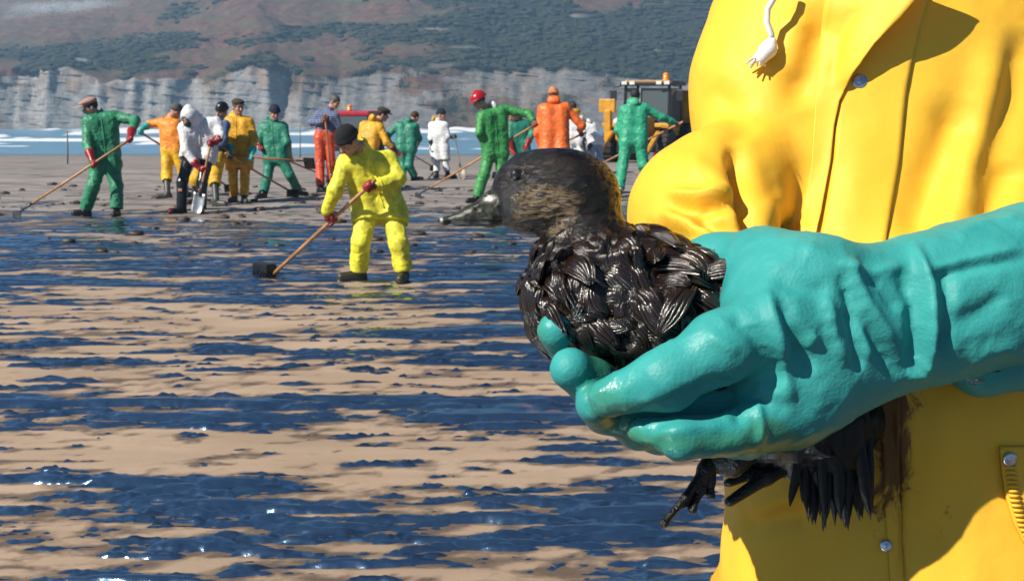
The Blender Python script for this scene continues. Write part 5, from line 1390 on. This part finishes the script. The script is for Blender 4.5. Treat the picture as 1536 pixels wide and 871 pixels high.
# ---- the duck
DD = 0.995
duck_base = W(960, 600, DD)
duck = empty('duck', duck_base, 'oil-soaked dark brown duck held in teal gloves', 'duck')
WD = lambda x_, y_, o_=0.0: W(x_, y_, DD + o_)
pr = lambda r_: r_ / FPX * DD
S = SDF()
tilt = lambda a: np.array([RT * math.cos(a) - UP * math.sin(a), FW, RT * math.sin(a) + UP * math.cos(a)])
S.ell(WD(832, 281), tilt(0.12), (pr(84), pr(56), pr(57)), 0.02)
S.ell(WD(868, 300), tilt(0.5), (pr(58), pr(50), pr(54)), 0.025)
S.ell(WD(790, 292), tilt(-0.1), (pr(46), pr(40), pr(40)), 0.02)
S.ell(WD(800, 312), tilt(-0.1), (pr(52), pr(40), pr(28)), 0.02)
S.poly([WD(878, 318), WD(876, 350), WD(882, 392)], [pr(40), pr(43), pr(62)], 0.014)
S.ell(WD(888, 440), tilt(0.35), (pr(93), pr(84), pr(102)), 0.02)
S.poly([WD(908, 450), WD(1000, 482), WD(1100, 570), WD(1190, 640, 0.01), WD(1236, 690, 0.015)], [pr(96), pr(100), pr(92), pr(58), pr(30)], 0.03)
S.poly([WD(948, 396, -0.005), WD(1030, 424, -0.01), WD(1104, 452, -0.015)], [pr(46), pr(38), pr(14)], 0.015)                    # folded wing edge
V, Q = S.mesh(0.0016); V = smooth(V, Q, 2, 0.5)
N0 = vnormals(V, Q); px, py, _ = proj(V)
x, y, z = (V * 1.0).T
body_m = sstep(330, 372, py + 0.12 * (px - 850))
fz = fbm(x * 90 + z * 40, y * 260, z * 300 - x * 140, 91, 3)
cl_ = (1 - np.abs(fbm(x * 34 + z * 14, y * 34, z * 34, 93, 2))) ** 3
V = V + N0 * (0.0013 * fz * (1 - body_m) + body_m * (0.0105 * (cl_ - 0.55) + 0.0018 * fz))[:, None]
eye_d = np.hypot(px - 774, py - 262)
V = V + N0 * (0.0010 * np.exp(-((eye_d - 13) / 5) ** 2) * ((N0 @ FW) < 0))[:, None]
cheek = (1 - body_m) * sstep(258, 306, py - 0.10 * (px - 800) + 6) * (1 - sstep(840, 905, px + 0.3 * (py - 300))) * sstep(735, 815, px + 0.2 * (py - 280))
mk('body', V, Q, M_DUCK, duck, attrs={'cheek': cheek}); DT = bvh(V, Q); DV, DN, DPX, DPY = V, vnormals(V, Q), px, py
# bill: broad and flat, with a pale patch at its base and a nail at the tip
def bill_mat():
    t = NT('bill'); v = t.coord(); p_ = t.attr('pale'); n_ = t.noise(v, 260, 5, 0.7)
    k = t.mix(t.ramp(n_, 0.35, 0.65), (0.008, 0.009, 0.006), (0.06, 0.06, 0.035))
    k = t.mix(t.ramp(t.math('ADD', p_, t.math('MULTIPLY', t.math('SUBTRACT', n_, 0.5), 1.0)), 0.4, 0.75), k, (0.60, 0.58, 0.55))
    return t.out(k, 0.28, t.bump(n_, 0.4, 0.002))
S = SDF()
S.poly([WD(768, 300), WD(742, 306), WD(706, 320), WD(668, 331)], [pr(24), pr(19), pr(9.5), pr(5)], 0.008, (FW, 0.72))
S.poly([WD(768, 322), WD(735, 328), WD(690, 333)], [pr(15), pr(10), pr(6)], 0.008, (FW, 0.7))
S.ell(WD(664, 332), tilt(0.25), (pr(9), pr(9), pr(5)), 0.004)
V, Q = S.mesh(0.0012); V = smooth(V, Q, 2, 0.5); px, py, _ = proj(V)
V = folds(V, Q, [([(665, 333), (700, 331), (745, 332), (765, 330)], 2.2, -0.0016), ([(712, 314), (722, 311)], 2.6, -0.002)])
mk('bill', V, Q, bill_mat(), duck, attrs={'pale': 0.60 * np.exp(-((px - 734) / 15) ** 2 - ((py - 297) / 8) ** 2) + 0.35 * np.exp(-((px - 745) / 22) ** 2 - ((py - 312) / 14) ** 2) + 0.6 * np.exp(-((px - 662) / 5) ** 2)})
for s_ in (-1, 1):
    c, n = cast(DT, 774, 262)
    if s_ > 0: c = c + FW * 2 * (DD - depth(c)); n = n - 2 * (n @ FW) * FW
    m = MB(); a1 = nrm(np.cross(n, UP)); ax = np.array([a1, np.cross(n, a1), n])
    m.lathe([(0.0001, -0.004), (0.004, -0.003), (0.0052, 0), (0.0047, 0.0016), (0.0034, 0.003), (0.0018, 0.0038), (0.0001, 0.004)], 20, c + n * 0.0014, ax); m.build('eye', plain('duck eye', (0.006, 0.004, 0.003), 0.22, bump=0.0, **{'Specular IOR Level': 1.0}), duck, True)
# wet clumps of plumage: tapering, grooved, curled tufts (a few shapes shared by all)
def tuft_mesh(seed, curl):
    """a wet comma-shaped clump: a low rounded pad under a bundle of tapering strands that bend together and meet at the tip"""
    r_ = random.Random(seed); m = MB(); nt = 8
    cl = [np.zeros(2)]; ang = -0.5 * curl * 0.9
    for j in range(nt - 1):
        cl.append(cl[-1] + np.array([math.sin(ang), math.cos(ang)]) * 1.45 / (nt - 1)); ang += curl * 0.9 / (nt - 1) * (1 + j / nt)
    def pt(j, u_, lift=0.0):
        t_ = j / (nt - 1); d_ = nrm(np.append(cl[min(j + 1, nt - 1)] - cl[max(j - 1, 0)], 0)); s_ = np.array([d_[1], -d_[0], 0])
        wd = 0.46 * (0.75 + 0.5 * t_) * (1 - 0.88 * t_ ** 2.2)
        zz = 0.34 * math.cos(u_ * 1.4) * math.sin(math.pi * (0.12 + 0.78 * t_)) - 0.10 - 0.12 * t_ * t_
        return np.append(cl[j], 0) + s_ * u_ * wd + np.array([0, 0, zz + lift])
    pad = [pt(j, i / 6 * 2 - 1, -0.05) for j in range(nt) for i in range(7)]
    m.add(pad, [tuple(q) for q in grid_quads(nt, 7).tolist()])
    for k in range(10):
        u0 = (k + 0.5) / 10 * 2 - 1 + r_.uniform(-0.05, 0.05); ph = r_.uniform(0, 6.28); end = nt - r_.choice((0, 0, 1))
        pts = [pt(j, u0 + 0.06 * math.sin(j * 0.9 + ph), 0.02 * math.sin(j + ph)) for j in range(end)]
        m.tube(pts, [0.085 * (0.6 + 0.5 * math.sin(math.pi * min(1, j / (nt - 1) + 0.1))) * (1 - 0.55 * (j / (nt - 1)) ** 2) for j in range(end)], 5)
    me = bpy.data.meshes.new('feather_clump'); me.from_pydata([tuple(map(float, v)) for v in m.V], [], m.F)
    me.polygons.foreach_set('use_smooth', np.ones(len(me.polygons), dtype=bool)); me.materials.append(M_FEATH); return me
TM = [tuft_mesh(k, c_) for k, c_ in enumerate((-1.6, -0.9, 0.6, 1.3, 0.2, 1.9))]
from mathutils import Matrix
rg = np.random.default_rng(11)
ok = np.where((DPY + 0.15 * (DPX - 860) > 350) & (DPX < 1108) & (DN @ FW < 0.35) & (DPY < 600))[0]
rg.shuffle(ok)
chosen = []
for i in ok:
    p_ = DV[i]
    md = 0.0115 if DPX[i] < 1000 else 0.015
    if all(np.sum((p_ - DV[k]) ** 2) > md * md for k in chosen):
        chosen.append(i)
    if len(chosen) >= 230: break
for k in chosen:
    p_, n = DV[k], nrm(DN[k])
    flow = nrm((WD(1060, 560) - WD(880, 400)) * 0.5 + (WD(880, 560) - WD(880, 400)) * (0.55 if DPX[k] < 960 else 0.1)) + rg.normal(0, 0.36, 3)
    f_ = nrm(flow - (flow @ n) * n); s_ = np.cross(f_, n)
    sc_ = rg.uniform(0.018, 0.029) * (1.0 if DPX[k] < 980 else 1.3) * (0.55 + 0.45 * float(sstep(345, 400, DPY[k] + 0.15 * (DPX[k] - 860))))
    o = bpy.data.objects.new('feather_clump', TM[int(rg.integers(6))]); COL.objects.link(o); o.parent = duck
    w_ = sc_ * rg.uniform(0.75, 1.15)
    R_ = np.array([s_ * w_, f_ * sc_, n * sc_ * 0.75]).T
    pos = p_ - n * 0.0005 - f_ * sc_ * 0.4 - duck_base
    M4 = Matrix([[*R_[0], pos[0]], [*R_[1], pos[1]], [*R_[2], pos[2]], [0, 0, 0, 1]])
    o.matrix_local = M4
# long dark feathers of flank and tail hanging below the glove
def blade(a_, b_, w_, bend, name, par, mat=M_FEATH):
    a_, b_ = np.asarray(a_), np.asarray(b_); d_ = b_ - a_; s_ = nrm(np.cross(d_, FW)); V_ = []; nv_, nu_ = 9, 5
    for lay in (0, 1):
        for j in range(nv_):
            t_ = j / (nv_ - 1); hw = w_ * (0.6 + 0.6 * t_) * (1 - t_ ** 4) ** 0.7 + 0.0004
            for i in range(nu_):
                u_ = i / (nu_ - 1) * 2 - 1
                V_.append(a_ + d_ * (t_ - 0.03 * abs(u_) * t_) + s_ * (hw * u_ + bend * t_ * t_) + FW * (0.0022 * u_ * u_ - 0.0018 * math.sin(math.pi * t_) + lay * 0.0008))
    q = grid_quads(nv_, nu_); N_ = nv_ * nu_
    return mk(name, np.array(V_), [tuple(v) for v in q[:, ::-1]] + [tuple(v + N_) for v in q], mat, par, base=duck_base)
rt_ = random.Random(8)
for k in range(44):
    t_ = k / 43
    top = (1206 + 96 * t_ + rt_.uniform(-8, 8), 610 + rt_.uniform(-10, 50) - 30 * t_); tip = (1198 + 116 * t_ + rt_.uniform(-10, 10), 735 + 50 * math.sin(math.pi * (0.15 + 0.75 * t_)) + rt_.uniform(-22, 14))
    blade(W(*top, 0.985 + 0.012 * (k % 3)), W(*tip, 0.985 + 0.012 * (k % 4)), 0.0038 + 0.0018 * rt_.random(), rt_.uniform(-0.006, 0.006), 'tail_feather', duck, M_TAIL)
S = SDF(); S.poly([WD(1150, 650, 0.02), W(1235, 650, 1.015), W(1296, 626, 1.02)], [pr(48), pr(44), pr(34)], 0.03); S.poly([W(1240, 640, 1.015), W(1262, 695, 1.015)], [pr(48), pr(36)], 0.03); V, Q = S.mesh(0.003); V = smooth(V, Q, 1)
x, y, z = V.T; V = V + vnormals(V, Q) * (0.004 * fbm(x * 90, y * 60, z * 40, 95, 3))[:, None]; mk('rump', V, Q, M_TAIL, duck)
# legs and webbed feet
M_FOOT = plain('oily foot', (0.010, 0.008, 0.006), 0.32, var=0.4, scale=90, bump=0.5)
def foot(root_px, toes, d0, d1):
    S = SDF(); A = W(*root_px, d0)
    tips = [W(tx, ty, d1 + o_) for tx, ty, o_ in toes]
    S.cap(A, W(*root_px, d0) + 0.15 * (tips[0] - A), 0.0085, 0.0075, 0.004)
    for tp in tips:
        mid = A + 0.55 * (tp - A) - UP * 0.002
        S.poly([A, mid, tp], [0.0058, 0.0036, 0.0030], 0.003); S.ell(tp, tilt(0.6), (0.0045, 0.0032, 0.0032), 0.003)
    V, Q = S.mesh(0.0014); ft_ = mk('foot', smooth(V, Q, 1), Q, M_FOOT, duck)
    for t1, t2 in zip(tips[:-1], tips[1:]):
        V_ = []; nv_, nu_ = 8, 8
        for lay in (0, 1):
            for j in range(nv_):
                s_ = j / (nv_ - 1)
                for i in range(nu_):
                    u_ = i / (nu_ - 1); e_ = (A + s_ * (t1 - A)) * (1 - u_) + (A + s_ * (t2 - A)) * u_
                    V_.append(A + (e_ - A) * (1 - 0.16 * s_ * math.sin(math.pi * u_)) + FW * (0.002 * math.sin(u_ * 9) * s_ + 0.0012 * lay))
        q = grid_quads(nv_, nu_); N_ = nv_ * nu_
        mk('web', np.array(V_), [tuple(v) for v in q[:, ::-1]] + [tuple(v + N_) for v in q], M_FOOT, ft_, base=duck_base)
foot((1068, 690), [(996, 784, -0.01), (1038, 764, 0.008), (1066, 742, 0.02)], 0.985, 0.96)
S = SDF(); S.poly([WD(1130, 650, 0.0), W(1095, 688, 0.985), W(1068, 690, 0.985)], [pr(34), pr(22), pr(13)], 0.015); V, Q = S.mesh(0.002); mk('leg', smooth(V, Q, 1), Q, M_FOOT, duck)
S = SDF(); S.poly([W(1230, 672, 1.02), W(1150, 715, 1.0), W(1094, 752, 0.985)], [pr(17), pr(11), pr(8)], 0.006); S.poly([W(1200, 680, 1.02), W(1130, 708, 1.01), W(1092, 724, 1.0)], [pr(18), pr(10), pr(7)], 0.006); V, Q = S.mesh(0.0018); mk('leg', smooth(V, Q, 1), Q, M_FOOT, duck)
